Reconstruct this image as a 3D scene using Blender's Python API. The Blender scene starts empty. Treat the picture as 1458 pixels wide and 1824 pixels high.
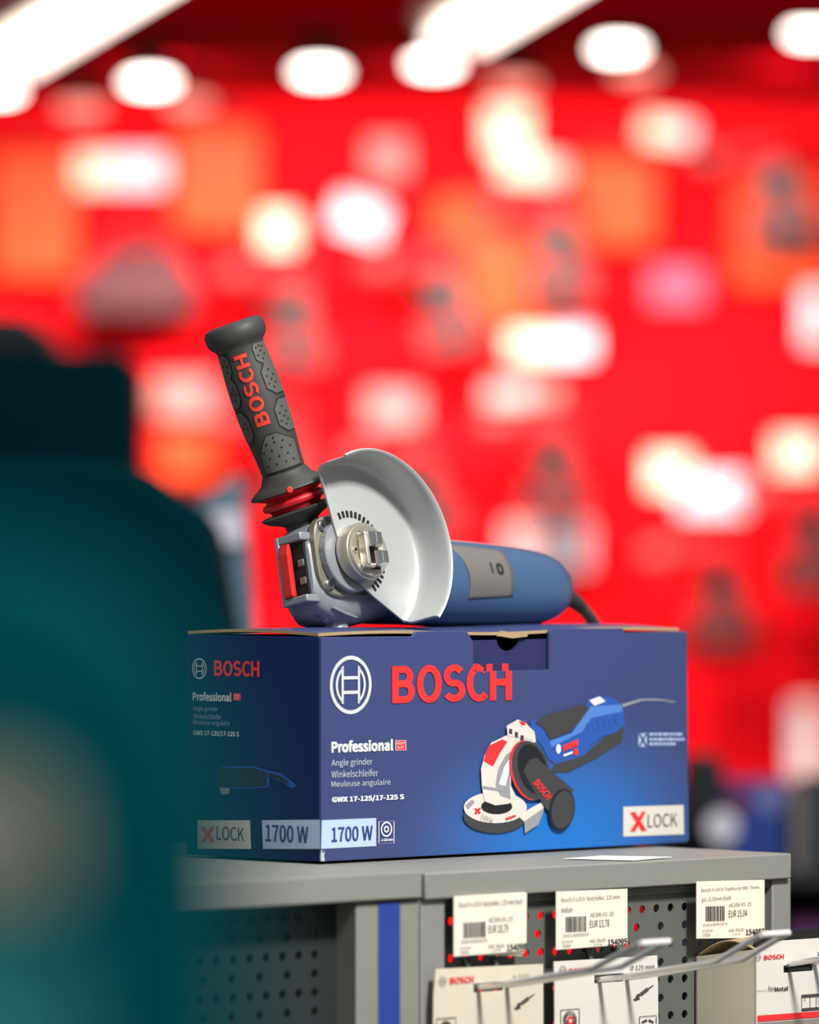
import bpy, bmesh, math, random
from mathutils import Vector, Matrix
R = math.radians
random.seed(7)
SC = bpy.context.scene
COL = SC.collection

# ------------------------------------------------------------------ camera, world, lights, exposure
FPX, HOR, CX = 10685.0, 960.0, 729.0          # focal length in pixels, horizon row, centre column of the 1458x1824 frame
D0 = 4.2                                       # camera to the near corner of the carton
ZS = 1.25                                      # height of the shelf top
ZC = ZS + 0.228                                # height of the camera
cam_d = bpy.data.cameras.new('camera')
cam = bpy.data.objects.new('camera', cam_d)
COL.objects.link(cam)
cam.location = (0, -D0, ZC)
cam.rotation_euler = (R(90), 0, 0)
cam_d.sensor_fit = 'VERTICAL'
cam_d.sensor_height = 36
cam_d.lens = FPX / 1824 * 36
cam_d.shift_y = (HOR - 912) / 1824
cam_d.clip_end = 60
cam_d.dof.use_dof = True
cam_d.dof.focus_distance = D0 + 0.075
cam_d.dof.aperture_fstop = cam_d.lens / 1000 / 0.062
cam_d.dof.aperture_blades = 0
SC.camera = cam
SC.view_settings.view_transform = 'Standard'
SC.view_settings.look = 'None'
SC.view_settings.gamma = 1
SC.view_settings.exposure = 0
SC.view_settings.use_curve_mapping = False
SC.cycles.use_denoising = True
SC.cycles.sample_clamp_indirect = 6

world = bpy.data.worlds.new('shop_light')
SC.world = world
world.use_nodes = True
world.node_tree.nodes['Background'].inputs[0].default_value = (0.93, 0.96, 1.0, 1)
world.node_tree.nodes['Background'].inputs[1].default_value = 0.25

def area(name, loc, target, sx, sy, power, color=(1, 1, 1)):
    l = bpy.data.lights.new(name, 'AREA')
    l.shape = 'RECTANGLE'; l.size = sx; l.size_y = sy; l.energy = power; l.color = color
    o = bpy.data.objects.new(name, l); COL.objects.link(o)
    o.location = loc
    o.rotation_euler = (Vector(target) - Vector(loc)).to_track_quat('-Z', 'Y').to_euler()
    return o
KEY = Vector((0.405, -0.58, 0.707))
area('aisle_lamp', Vector((0.05, 0.1, ZS + 0.12)) + KEY * 2.4, (0.05, 0.1, ZS + 0.12), 0.34, 0.34, 92, (1, 0.985, 0.95))
area('ceiling_light_row', (-0.1, 0.5, ZS + 1.9), (0.05, 0.1, ZS), 0.9, 0.3, 9, (1, 0.99, 0.96))
area('bag_fill_light', (-1.2, -3.3, ZS + 1.5), (-0.2, -2.6, ZS), 0.5, 0.5, 10.0, (1, 1, 1))  # unseen fill light aimed at the foreground bag to brighten it

# ------------------------------------------------------------------ materials
def lin(c):
    return tuple(((v / 255) / 12.92 if v / 255 <= 0.04045 else ((v / 255 + 0.055) / 1.055) ** 2.4) for v in c) + (1,)
MATS = {}
def mat(name, rgb, rough=0.5, metal=0.0, spec=0.5, noise=0.0, nscale=40, bump=0.0, bscale=200, emit=0, coat=0):
    m = bpy.data.materials.new(name); m.use_nodes = True
    nt = m.node_tree; b = nt.nodes['Principled BSDF']
    c = lin(rgb)
    b.inputs['Base Color'].default_value = c
    b.inputs['Roughness'].default_value = rough
    b.inputs['Metallic'].default_value = metal
    b.inputs['Specular IOR Level'].default_value = spec
    b.inputs['Coat Weight'].default_value = coat
    if emit:
        b.inputs['Emission Color'].default_value = c
        b.inputs['Emission Strength'].default_value = emit
    if noise or bump:
        tc = nt.nodes.new('ShaderNodeTexCoord')
    if noise:
        n = nt.nodes.new('ShaderNodeTexNoise'); n.inputs['Scale'].default_value = nscale; n.inputs['Detail'].default_value = 4
        mx = nt.nodes.new('ShaderNodeMix'); mx.data_type = 'RGBA'
        mx.inputs[6].default_value = tuple(v * (1 - noise) for v in c[:3]) + (1,)
        mx.inputs[7].default_value = tuple(min(1, v * (1 + noise)) for v in c[:3]) + (1,)
        nt.links.new(tc.outputs['Object'], n.inputs['Vector'])
        nt.links.new(n.outputs['Fac'], mx.inputs[0]); nt.links.new(mx.outputs[2], b.inputs['Base Color'])
    if bump:
        n2 = nt.nodes.new('ShaderNodeTexNoise'); n2.inputs['Scale'].default_value = bscale
        bp = nt.nodes.new('ShaderNodeBump'); bp.inputs['Strength'].default_value = bump; bp.inputs['Distance'].default_value = 0.001
        nt.links.new(tc.outputs['Object'], n2.inputs['Vector'])
        nt.links.new(n2.outputs['Fac'], bp.inputs['Height']); nt.links.new(bp.outputs['Normal'], b.inputs['Normal'])
    MATS[name] = m
    return m

def carton_print(name, base, glow, centre, rad, strength=1.0):
    """printed board: dark blue with a lighter radial blue printed behind the pictured tool, faint vertical corrugation"""
    m = bpy.data.materials.new(name); m.use_nodes = True
    nt = m.node_tree; b = nt.nodes['Principled BSDF']
    tc = nt.nodes.new('ShaderNodeTexCoord')
    mp = nt.nodes.new('ShaderNodeMapping')
    mp.vector_type = 'TEXTURE'
    mp.inputs['Location'].default_value = centre; mp.inputs['Scale'].default_value = rad
    ln = nt.nodes.new('ShaderNodeVectorMath'); ln.operation = 'LENGTH'
    mr = nt.nodes.new('ShaderNodeMapRange'); mr.interpolation_type = 'SMOOTHSTEP'
    mr.inputs['From Min'].default_value = 1.0; mr.inputs['From Max'].default_value = 0.05
    mr.inputs['To Max'].default_value = strength
    mx = nt.nodes.new('ShaderNodeMix'); mx.data_type = 'RGBA'
    mx.inputs[6].default_value = lin(base); mx.inputs[7].default_value = lin(glow)
    nt.links.new(tc.outputs['Object'], mp.inputs['Vector']); nt.links.new(mp.outputs[0], ln.inputs[0])
    nt.links.new(ln.outputs['Value'], mr.inputs['Value']); nt.links.new(mr.outputs[0], mx.inputs[0])
    nt.links.new(mx.outputs[2], b.inputs['Base Color'])
    w = nt.nodes.new('ShaderNodeTexWave'); w.inputs['Scale'].default_value = 55; w.inputs['Distortion'].default_value = 1.5
    w.bands_direction = 'DIAGONAL'
    bp = nt.nodes.new('ShaderNodeBump'); bp.inputs['Strength'].default_value = 0.12; bp.inputs['Distance'].default_value = 0.0006
    m2 = nt.nodes.new('ShaderNodeMapping'); m2.inputs['Scale'].default_value = (1, 1, 0.02)
    nt.links.new(tc.outputs['Object'], m2.inputs['Vector']); nt.links.new(m2.outputs[0], w.inputs['Vector'])
    nt.links.new(w.outputs['Fac'], bp.inputs['Height']); nt.links.new(bp.outputs['Normal'], b.inputs['Normal'])
    b.inputs['Roughness'].default_value = 0.42
    MATS[name] = m
    return m

mat('board_brown', (176, 150, 112), 0.9, noise=0.15)
mat('board_dark', (34, 38, 62), 0.7)
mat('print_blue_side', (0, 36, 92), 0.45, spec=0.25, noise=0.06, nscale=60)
mat('print_white', (235, 238, 242), 0.5)
mat('print_silver', (215, 220, 222), 0.4)
mat('print_red', (238, 50, 52), 0.5)
mat('print_pale', (186, 206, 240), 0.5)
mat('print_textblue', (40, 62, 120), 0.5)
mat('print_grey', (196, 203, 214), 0.5)
mat('print_lightblue', (170, 188, 222), 0.5)
mat('print_black', (26, 27, 32), 0.5)
mat('print_darkgrey', (62, 62, 64), 0.55)
mat('print_toolblue', (40, 86, 170), 0.5)
mat('print_toollight', (80, 130, 205), 0.5)
mat('print_beige', (222, 216, 206), 0.5)
mat('print_shadow', (150, 152, 156), 0.5)
mat('print_cyan', (22, 84, 180), 0.5)
mat('shelf_grey', (140, 140, 132), 0.5, noise=0.05, nscale=90, bump=0.06, bscale=900)
mat('shelf_dark', (98, 100, 94), 0.55, noise=0.05, bump=0.05, bscale=900)
mat('strip_blue', (44, 66, 150), 0.45)
mat('paper', (238, 236, 228), 0.75)
mat('tag_cream', (240, 233, 216), 0.75, noise=0.03)
mat('tag_ink', (70, 66, 62), 0.8)
mat('tag_ink_light', (140, 134, 126), 0.8)
mat('card_cream', (222, 212, 190), 0.7, noise=0.04)
mat('card_white', (228, 222, 212), 0.7, noise=0.03)
mat('chrome', (222, 222, 220), 0.3, metal=0.75)
mat('zinc', (176, 178, 180), 0.3, metal=1.0)
mat('jaw_chrome', (215, 215, 215), 0.28, metal=1.0)
mat('panel_shaded', (34, 46, 46), 0.6)  # shadow on the left unit's panel, put into its base colour
mat('nickel', (206, 199, 184), 0.42, metal=0.8)
mat('guard_silver', (186, 188, 187), 0.40, metal=0.25, bump=0.03, bscale=2500)
mat('cast_grey', (146, 150, 156), 0.42, metal=0.25, bump=0.06, bscale=700)
mat('cover_khaki', (150, 145, 130), 0.4, metal=0.5)
mat('tool_blue', (66, 94, 130), 0.33, coat=0.35, bump=0.04, bscale=1500)
mat('pad_grey', (112, 108, 104), 0.6, bump=0.5, bscale=1400)
mat('rubber', (58, 57, 55), 0.55, bump=0.12, bscale=1600)
mat('rubber_panel', (84, 83, 80), 0.55, bump=0.15, bscale=1600)
mat('rubber_dark', (16, 16, 17), 0.7)
mat('grip_red', (226, 60, 44), 0.5)
mat('ring_red', (196, 22, 38), 0.4)
mat('lever_red', (222, 34, 34), 0.4)
mat('cable', (84, 83, 80), 0.35)
mat('hole_dark', (18, 17, 16), 0.8)
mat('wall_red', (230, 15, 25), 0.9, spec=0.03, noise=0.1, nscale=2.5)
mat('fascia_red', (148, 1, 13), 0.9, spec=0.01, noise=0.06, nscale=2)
mat('tool_red', (224, 14, 22), 0.5, spec=0.2)
mat('tool_orange', (252, 82, 42), 0.6, spec=0.15)
mat('chuck_dark', (74, 58, 56), 0.5)
mat('tool_black', (26, 24, 25), 0.5)
mat('tool_greige', (150, 120, 112), 0.5)
mat('tool_grey', (120, 112, 106), 0.5)
mat('label_cream', (255, 236, 212), 0.7)
mat('label_white', (228, 224, 238), 0.7)
mat('label_grey', (148, 128, 126), 0.7)
mat('label_lilac', (186, 84, 112), 0.7)
mat('label_pink', (238, 178, 176), 0.7)
mat('lamp_body', (70, 16, 18), 0.5)
mat('lamp_glow', (255, 247, 236), 0.5, emit=9)
mat('glow_dim', (255, 150, 135), 0.5, emit=1.8)
mat('tube_glow', (255, 246, 232), 0.5, emit=3.4)
mat('fitting_white', (225, 220, 214), 0.5)
mat('teal', (0, 116, 124), 0.9, spec=0.02, noise=0.12, nscale=14, bump=0.1, bscale=300)
mat('teal_dark', (0, 40, 48), 0.9, spec=0.02, noise=0.15, nscale=8)
mat('teal_black', (16, 26, 34), 0.7)
mat('post_bluegrey', (92, 122, 140), 0.5)
mat('navy', (18, 44, 62), 0.6)
mat('carton_blue', (16, 62, 160), 0.5)
mat('carton_lilac', (120, 130, 190), 0.5)
mat('carton_purple', (110, 40, 96), 0.5)
mat('rack_black', (24, 28, 34), 0.6)
mat('floor_grey', (120, 116, 110), 0.6, noise=0.08, nscale=5)

# ------------------------------------------------------------------ helpers
def V(px, py, d):
    """world point seen at pixel (px, py) at camera depth d"""
    return Vector(((px - CX) / FPX * d, d - D0, ZC + (HOR - py) / FPX * d))

class MB:
    """collects geometry with per-face material slots; build() links it as one mesh object"""
    def __init__(self): self.bm = bmesh.new(); self.slot = 0
    def face(self, pts):
        f = self.bm.faces.new([self.bm.verts.new(Vector(p)) for p in pts]); f.material_index = self.slot; return f
    def quads(self, rings, close=True, cap0=False, cap1=False):
        vs = [[self.bm.verts.new(Vector(p)) for p in r] for r in rings]
        n = len(vs[0])
        for i in range(len(vs) - 1):
            for j in range(n if close else n - 1):
                k = (j + 1) % n
                f = self.bm.faces.new((vs[i][j], vs[i][k], vs[i + 1][k], vs[i + 1][j])); f.material_index = self.slot
        if cap0: self.bm.faces.new(list(reversed(vs[0]))).material_index = self.slot
        if cap1: self.bm.faces.new(vs[-1]).material_index = self.slot
        return vs
    def box(self, lo, hi, M=None):
        x0, y0, z0 = lo; x1, y1, z1 = hi
        P = [Vector(p) for p in ((x0, y0, z0), (x1, y0, z0), (x1, y1, z0), (x0, y1, z0), (x0, y0, z1), (x1, y0, z1), (x1, y1, z1), (x0, y1, z1))]
        if M is not None: P = [M @ p for p in P]
        v = [self.bm.verts.new(p) for p in P]
        for q in ((3, 2, 1, 0), (4, 5, 6, 7), (0, 1, 5, 4), (1, 2, 6, 5), (2, 3, 7, 6), (3, 0, 4, 7)):
            self.bm.faces.new([v[i] for i in q]).material_index = self.slot
    def tube(self, pts, r, n=10, caps=True):
        pts = [Vector(p) for p in pts]; rings = []; up = None
        for i, p in enumerate(pts):
            t = (pts[min(i + 1, len(pts) - 1)] - pts[max(i - 1, 0)]).normalized()
            if up is None:
                up = Vector((0, 0, 1)) if abs(t.z) < 0.9 else Vector((1, 0, 0))
            a = t.cross(up).normalized(); up = a.cross(t).normalized()
            rr = r[i] if isinstance(r, (list, tuple)) else r
            rings.append([p + (a * math.cos(2 * math.pi * k / n) + up * math.sin(2 * math.pi * k / n)) * rr for k in range(n)])
        self.quads(rings, True, caps, caps)
    def lathe(self, prof, o=(0, 0, 0), ax=(0, 0, 1), n=40):
        o = Vector(o); ax = Vector(ax).normalized()
        s = Vector((1, 0, 0)) if abs(ax.x) < 0.9 else Vector((0, 1, 0))
        a = ax.cross(s).normalized(); b = ax.cross(a).normalized()
        rings = [[o + ax * h + (a * math.cos(2 * math.pi * k / n) + b * math.sin(2 * math.pi * k / n)) * max(r, 1e-5) for k in range(n)] for h, r in prof]
        self.quads(rings, True, True, True)
    def prism(self, poly, f0, f1):
        """poly of 2D points; f0/f1 map (a, b) to 3D for the two ends"""
        a = [self.bm.verts.new(f0(*p)) for p in poly]; b = [self.bm.verts.new(f1(*p)) for p in poly]
        n = len(poly)
        self.bm.faces.new(a).material_index = self.slot; self.bm.faces.new(list(reversed(b))).material_index = self.slot
        for i in range(n):
            k = (i + 1) % n
            self.bm.faces.new((a[i], b[i], b[k], a[k])).material_index = self.slot
    def build(self, name, mats, parent=None, smooth=35, bevel=0, seg=2, merge=False, tri=False):
        if merge: bmesh.ops.remove_doubles(self.bm, verts=self.bm.verts, dist=1e-6)
        bmesh.ops.recalc_face_normals(self.bm, faces=self.bm.faces)
        me = bpy.data.meshes.new(name); self.bm.to_mesh(me); self.bm.free()
        if not isinstance(mats, (list, tuple)): mats = [mats]
        for m in mats: me.materials.append(MATS[m])
        if smooth:
            for p in me.polygons: p.use_smooth = True
            me.set_sharp_from_angle(angle=R(smooth))
        o = bpy.data.objects.new(name, me); COL.objects.link(o)
        if parent is not None: o.parent = parent
        if bevel:
            bv = o.modifiers.new('bevel', 'BEVEL'); bv.width = bevel; bv.segments = seg; bv.limit_method = 'ANGLE'; bv.angle_limit = R(40); bv.harden_normals = False
        return o

def tag(o, label, cat, group=None):
    o['label'] = label; o['category'] = cat
    if group: o['group'] = group
    return o
def thing(name, label, cat, loc=(0, 0, 0), rotz=0, group=None):
    o = bpy.data.objects.new(name, None); COL.objects.link(o)
    o.empty_display_size = 0.05
    o.location = loc; o.rotation_euler = (0, 0, rotz)
    return tag(o, label, cat, group)
def dup(root, loc, rotz, label=None, group=None):
    r = root.copy(); COL.objects.link(r); r.location = loc; r.rotation_euler = (0, 0, rotz)
    if label: r['label'] = label
    if group: r['group'] = group
    for ch in list(root.children):
        c = ch.copy(); COL.objects.link(c); c.parent = r
        for g in ch.children:
            d = g.copy(); COL.objects.link(d); d.parent = c
    return r

_TC = {}
FONT = None
try:   # Blender's own bundled interface font; the built-in one otherwise
    import os
    FONT = bpy.data.fonts.load(os.path.join(bpy.utils.system_resource('DATAFILES', path='fonts'), 'Noto Sans CJK Regular.woff2'))
except Exception:
    FONT = None
def brand_geo():
    """the five heavy capitals of the brand lettering, drawn as strokes"""
    vs, fs = [], []; lev = [0]
    def arc(cx, cy, rx, ry, a0, a1, n=20): return [(cx + rx * math.cos(R(a0 + (a1 - a0) * i / n)), cy + ry * math.sin(R(a0 + (a1 - a0) * i / n))) for i in range(n + 1)]
    def stroke(x, pts, tx=0.225, ty=0.185, closed=False):
        b = len(vs); n = len(pts)
        for i, p in enumerate(pts):
            q0 = pts[i - 1] if (i or closed) else p; q1 = pts[(i + 1) % n] if (i < n - 1 or closed) else p
            dx, dy = q1[0] - q0[0], q1[1] - q0[1]; l = math.hypot(dx, dy) or 1
            ox, oy = -dy / l * tx / 2, dx / l * ty / 2
            vs.extend([(x + p[0] + ox, p[1] + oy, lev[0]), (x + p[0] - ox, p[1] - oy, lev[0])])
        for i in range(n if closed else n - 1):
            j = (i + 1) % n; fs.append((b + 2 * i, b + 2 * i + 1, b + 2 * j + 1, b + 2 * j))
        lev[0] += 1
    h = 0.0925; k = 0.1125
    stroke(0, [(k, 0), (k, 1)])
    stroke(0, [(k, 1 - h), (0.40, 1 - h)] + arc(0.40, 0.715, 0.20, 1 - h - 0.715, 80, -80) + [(0.40, 0.5225), (k, 0.5225)])
    stroke(0, [(k, 0.5175), (0.44, 0.5175)] + arc(0.44, 0.305, 0.215, 0.2125, 80, -80) + [(0.44, h), (k, h)])
    x = 0.84; stroke(x, arc(0.42, 0.5, 0.315, 0.425, 0, 351, 39), closed=True)
    x += 0.90; stroke(x, arc(0.37, 0.71, 0.255, 0.2125, 28, 265) + arc(0.37, 0.3, 0.275, 0.2125, 85, -155))
    x += 0.80; stroke(x, arc(0.43, 0.5, 0.325, 0.425, 46, 314, 30))
    x += 0.80; stroke(x, [(k, 0), (k, 1)]); stroke(x, [(0.66, 0), (0.66, 1)]); stroke(x, [(k, 0.5), (0.66, 0.5)])
    x0 = min(v[0] for v in vs); x1 = max(v[0] for v in vs); y0 = min(v[1] for v in vs); y1 = max(v[1] for v in vs)
    return [((v[0] - x0) / (x1 - x0), (v[1] - y0) / (y1 - y0), v[2] * 1.5e-5) for v in vs], fs
def text_geo(s, bold=0.0, space=1.0):
    key = (s, bold, space)
    if key in _TC: return _TC[key]
    if s == 'BOSCH':
        _TC[key] = brand_geo(); return _TC[key]
    cu = bpy.data.curves.new('t', 'FONT'); cu.body = s; cu.size = 1; cu.resolution_u = 5; cu.space_character = space * (1 + bold * 1.2)
    if FONT: cu.font = FONT
    ob = bpy.data.objects.new('t', cu); COL.objects.link(ob)
    dg = bpy.context.evaluated_depsgraph_get(); dg.update()
    me = bpy.data.meshes.new_from_object(ob.evaluated_get(dg))
    v0 = [(v.co.x, v.co.y) for v in me.vertices]; f0 = [tuple(p.vertices) for p in me.polygons]
    bpy.data.objects.remove(ob); bpy.data.curves.remove(cu); bpy.data.meshes.remove(me)
    shifts = [(0, 0)] if bold <= 0 else [(0, 0)] + [(bold * i, bold * 0.75 * j) for i in (-1, 0, 1) for j in (-1, 0, 1) if i or j]
    vs, fs = [], []
    for w, (dx, dy) in enumerate(shifts):      # heavier weight: the same outline set a stroke's width around itself
        b = len(vs); vs += [(x + dx, y + dy, w) for x, y in v0]; fs += [tuple(b + q for q in f) for f in f0]
    x0 = min(v[0] for v in vs); x1 = max(v[0] for v in vs); y0 = min(v[1] for v in vs); y1 = max(v[1] for v in vs)
    vs = [((v[0] - x0) / max(x1 - x0, 1e-6), (v[1] - y0) / max(y1 - y0, 1e-6), v[2] * 1.5e-5) for v in vs]
    _TC[key] = (vs, fs)
    return _TC[key]

class Plane:
    """a flat face of a thing: o + a*ax + b*bz in the thing's own space, with M the thing's world matrix; uv(px,py) gives its (a,b)"""
    def __init__(self, M, o, ax, bz):
        self.M = M; self.o = Vector(o); self.ax = Vector(ax); self.bz = Vector(bz); self.n = self.ax.cross(self.bz)
        self.wo = M @ self.o; R3 = M.to_3x3(); self.wa = R3 @ self.ax; self.wb = R3 @ self.bz; self.wn = R3 @ self.n
    def uv(self, px, py):
        c = Vector((0, -D0, ZC)); d = V(px, py, 1.0) - c
        t = (self.wo - c).dot(self.wn) / d.dot(self.wn)
        p = c + d * t - self.wo
        return p.dot(self.wa), p.dot(self.wb)
    def at(self, a, b, off=0.0):
        return self.o + self.ax * a + self.bz * b + self.n * off
    def P(self, px, py, off=0.0):
        return self.at(*self.uv(px, py), off)
    # print onto the face
    def poly(self, mb, pts, off=0.0004):
        mb.face([self.P(x, y, off) for x, y in pts])
    def text(self, mb, s, x0, y0, x1, y1, off=0.0006, bold=0.0, space=1.0, slope=None):
        """s fitted between (x0,y0) its lower left and (x1,y1) its upper right; y rises along the face's own perspective"""
        vs, fs = text_geo(s, bold, space)
        a0, b0 = self.uv(x0, y0); a1, b1 = self.uv(x1, y1)
        bl = [mb.bm.verts.new(self.at(a0 + (a1 - a0) * u, b0 + (b1 - b0) * v, off + w)) for u, v, w in vs]
        for f in fs:
            try: mb.bm.faces.new([bl[i] for i in f]).material_index = mb.slot
            except ValueError: pass
    def ring(self, mb, x, y, rx, ry, w, off=0.0006, n=48):
        a, b = self.uv(x, y); a1, _ = self.uv(x + rx, y); _, b1 = self.uv(x, y - ry)
        ra, rb = a1 - a, b1 - b
        k = 1 - w
        mb.quads([[self.at(a + ra * q * math.cos(2 * math.pi * i / n), b + rb * q * math.sin(2 * math.pi * i / n), off) for i in range(n)] for q in (1, k)])
    def disc(self, mb, x, y, rx, ry, off=0.0006, n=40, rot=0.0):
        c, s = math.cos(rot), math.sin(rot)
        pts = []
        for i in range(n):
            e, g = rx * math.cos(2 * math.pi * i / n), ry * math.sin(2 * math.pi * i / n)
            pts.append((x + e * c - g * s, y + e * s + g * c))
        self.poly(mb, pts, off)
    def rect(self, mb, x0, y0, x1, y1, off=0.0004):
        a0, b0 = self.uv(x0, y1); a1, b1 = self.uv(x1, y0)
        mb.face([self.at(a0, b0, off), self.at(a1, b0, off), self.at(a1, b1, off), self.at(a0, b1, off)])
    def frame(self, mb, x0, y0, x1, y1, w, off=0.0006):
        for q in ((x0, y0, x1, y0 + w), (x0, y1 - w, x1, y1), (x0, y0 + w, x0 + w * 0.75, y1 - w), (x1 - w * 0.75, y0 + w, x1, y1 - w)):
            self.rect(mb, *q, off)

def emblem(pl, mb, x, y, rx, ry, off=0.0006):
    """circle with the armature bars inside"""
    pl.ring(mb, x, y, rx, ry, 0.13, off)
    # armature: two curved flanks and a double bar
    a, b = pl.uv(x, y); a1, _ = pl.uv(x + rx, y); _, b1 = pl.uv(x, y - ry)
    ra, rb = a1 - a, b1 - b
    Q = lambda u, v: pl.at(a + ra * u, b + rb * v, off)
    for s in (-1, 1):
        mb.face([Q(s * 0.34, 0.66), Q(s * 0.44, 0.62), Q(s * 0.44, -0.62), Q(s * 0.34, -0.66)])
        out = [(math.cos(t) * 0.72, math.sin(t) * 0.72) for t in [R(-58 + 116 * i / 12) for i in range(13)]]
        inn = [(math.cos(t) * 0.62, math.sin(t) * 0.64) for t in [R(-50 + 100 * i / 12) for i in range(13)]]
        for i in range(12):
            mb.face([Q(s * out[i][0], out[i][1]), Q(s * out[i + 1][0], out[i + 1][1]), Q(s * inn[i + 1][0], inn[i + 1][1]), Q(s * inn[i][0], inn[i][1])])
    for v in (0.30, -0.20):
        mb.face([Q(-0.34, v), Q(0.34, v), Q(0.34, v - 0.11), Q(-0.34, v - 0.11)])

# ------------------------------------------------------------------ the setting
def struct(mb, name, m, **k):
    o = mb.build(name, m, **k); o['kind'] = 'structure'; return o
m = MB(); m.box((-4, -5.5, -0.1), (4, 6.2, 0)); struct(m, 'floor', 'floor_grey', smooth=0)
m = MB(); m.box((-4, 5.8, 0), (4, 5.95, 3.4)); struct(m, 'wall_back', 'wall_red', smooth=0)
FZ = ZC + (HOR - 180) / FPX * 10.0
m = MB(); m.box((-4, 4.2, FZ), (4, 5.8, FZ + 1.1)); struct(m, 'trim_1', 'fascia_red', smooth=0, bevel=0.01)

# ------------------------------------------------------------------ grey shelving units
TH = R(44)
S0 = Vector((0.0107, 4.094 - D0, 0.0))
MS = Matrix.Translation(S0) @ Matrix.Rotation(TH, 4, 'Z')
SX, SZ = Vector((1, 0, 0)), Vector((0, 0, 1))
SL = lambda y: Plane(MS, (0, y, 0), SX, SZ)      # plane at depth y behind the shelf's front edge
WU = 0.370                                        # width of the right unit
LIP = 0.0185

right = thing('shelf_unit', 'grey steel shelf unit with perforated back panel and three price tags', 'shelf', S0, TH)
m = MB(); m.box((0, 0, ZS - LIP), (WU, 0.42, ZS)); m.build('shelf_board', 'shelf_grey', right, bevel=0.0012)
u792 = SL(0.004).uv(792, 1700)[0]; u1375 = SL(0.004).uv(1375, 1700)[0]; u1408 = SL(0.004).uv(1408, 1700)[0]
m = MB(); m.box((0.0, 0.004, 0), (u792, 0.05, ZS - LIP)); m.build('upright', 'shelf_grey', right, bevel=0.001)
m = MB(); m.box((u1375, 0.004, 0), (u1408, 0.05, ZS - LIP)); m.build('upright', 'shelf_grey', right, bevel=0.001)
for nm, xx in (('upright', 0.0), ('upright', u1375)):
    m = MB(); m.box((xx, 0.36, 0), (xx + 0.018, 0.40, ZS - LIP)); m.build(nm, 'shelf_grey', right, bevel=0.001)
# perforated panel, real holes
PY = 0.010
def perforated(x0, x1, ztop, zbot, y, parent, name, material, ref, zref):
    mb = MB(); p, rowh, r = 0.0146, 0.0128, 0.0031
    nrow = int((ztop - zbot) / rowh)
    N = 12
    def cell(cx0, cx1, z0, z1, hole):
        cx, cz = hole
        outer = []
        corners = [(cx1, z0), (cx1, z1), (cx0, z1), (cx0, z0)]
        for k in range(N):
            t = 2 * math.pi * (k + 0.5) / N - math.pi / 4 - math.pi / N
            dx, dz = math.cos(t), math.sin(t)
            sx = ((cx1 - cx) / dx) if dx > 1e-9 else ((cx0 - cx) / dx if dx < -1e-9 else 1e9)
            sz = ((z1 - cz) / dz) if dz > 1e-9 else ((z0 - cz) / dz if dz < -1e-9 else 1e9)
            s = min(sx, sz); outer.append((cx + dx * s, cz + dz * s))
        for c in corners:   # snap the nearest ring point onto each corner
            i = min(range(N), key=lambda q: (outer[q][0] - c[0]) ** 2 + (outer[q][1] - c[1]) ** 2); outer[i] = c
        inner = [(cx + r * math.cos(2 * math.pi * (k + 0.5) / N - math.pi / 4 - math.pi / N), cz + r * math.sin(2 * math.pi * (k + 0.5) / N - math.pi / 4 - math.pi / N)) for k in range(N)]
        mb.quads([[(a, y, b) for a, b in outer], [(a, y, b) for a, b in inner], [(a, y + 0.0014, b) for a, b in inner]])
    k0 = int((ztop - zref) / rowh)
    z = zref + (k0 + 0.5) * rowh
    # plain strip above the first row
    if ztop > z: mb.face([(x0, y, z), (x1, y, z), (x1, y, ztop), (x0, y, ztop)])
    for k in range(nrow):
        z1, z0 = z - k * rowh, z - (k + 1) * rowh
        row = k0 - k
        pitch = p if row % 2 == 0 else p * 1.70
        n0 = math.ceil((x0 - ref) / pitch + 0.5); n1 = math.floor((x1 - ref) / pitch - 0.5)
        a = ref + (n0 - 0.5) * pitch; b = ref + (n1 + 0.5) * pitch
        if a > x0: mb.face([(x0, y, z0), (a, y, z0), (a, y, z1), (x0, y, z1)])
        if b < x1: mb.face([(b, y, z0), (x1, y, z0), (x1, y, z1), (b, y, z1)])
        for i in range(n0, n1 + 1):
            cx = ref + i * pitch
            cell(cx - pitch / 2, cx + pitch / 2, z0, z1, (cx, (z0 + z1) / 2))
    zl = z - nrow * rowh
    mb.face([(x0, y, 0.05), (x1, y, 0.05), (x1, y, zl), (x0, y, zl)])
    return mb.build(name, material, parent, smooth=0)
ref, zref = SL(PY).uv(1219, 1615)
perforated(u792, u1375, ZS - LIP, ZS - 0.30, PY, right, 'perforated_panel', 'shelf_dark', ref, zref)
m = MB(); m.box((u792, PY - 0.004, ZS - LIP - 0.006), (u1375, PY + 0.0, ZS - LIP)); m.build('panel_rail', 'shelf_dark', right, bevel=0.001)

wl = 0.50; thL = TH; ZL = ZS + 0.0015
oL = MS @ Vector((SL(0).uv(752, 1550)[0] - wl, 0, 0))
left = thing('shelf_unit', 'grey steel shelf unit with blue striped upright left of the price tags', 'shelf', oL, thL)
ML = Matrix.Translation(oL) @ Matrix.Rotation(thL, 4, 'Z')
LL = lambda y: Plane(ML, (0, y, 0), SX, SZ)
m = MB(); m.box((0, 0, ZL - LIP), (wl, 0.42, ZL)); m.build('shelf_board', 'shelf_grey', left, bevel=0.0012)
q635 = LL(0.004).uv(635, 1700)[0]; q748 = LL(0.004).uv(747, 1700)[0]; q672 = LL(0.004).uv(673, 1700)[0]; q712 = LL(0.004).uv(711, 1700)[0]
m = MB(); m.box((q635, 0.004, 0), (q748, 0.05, ZS - LIP)); up = m.build('upright', 'shelf_grey', left, bevel=0.001)
m = MB(); m.box((q672, 0.0032, 0.02), (q712, 0.0042, ZS - LIP - 0.0005)); o = m.build('stripe', 'strip_blue', up, smooth=0); o['label'] = 'blue stripe'
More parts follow.
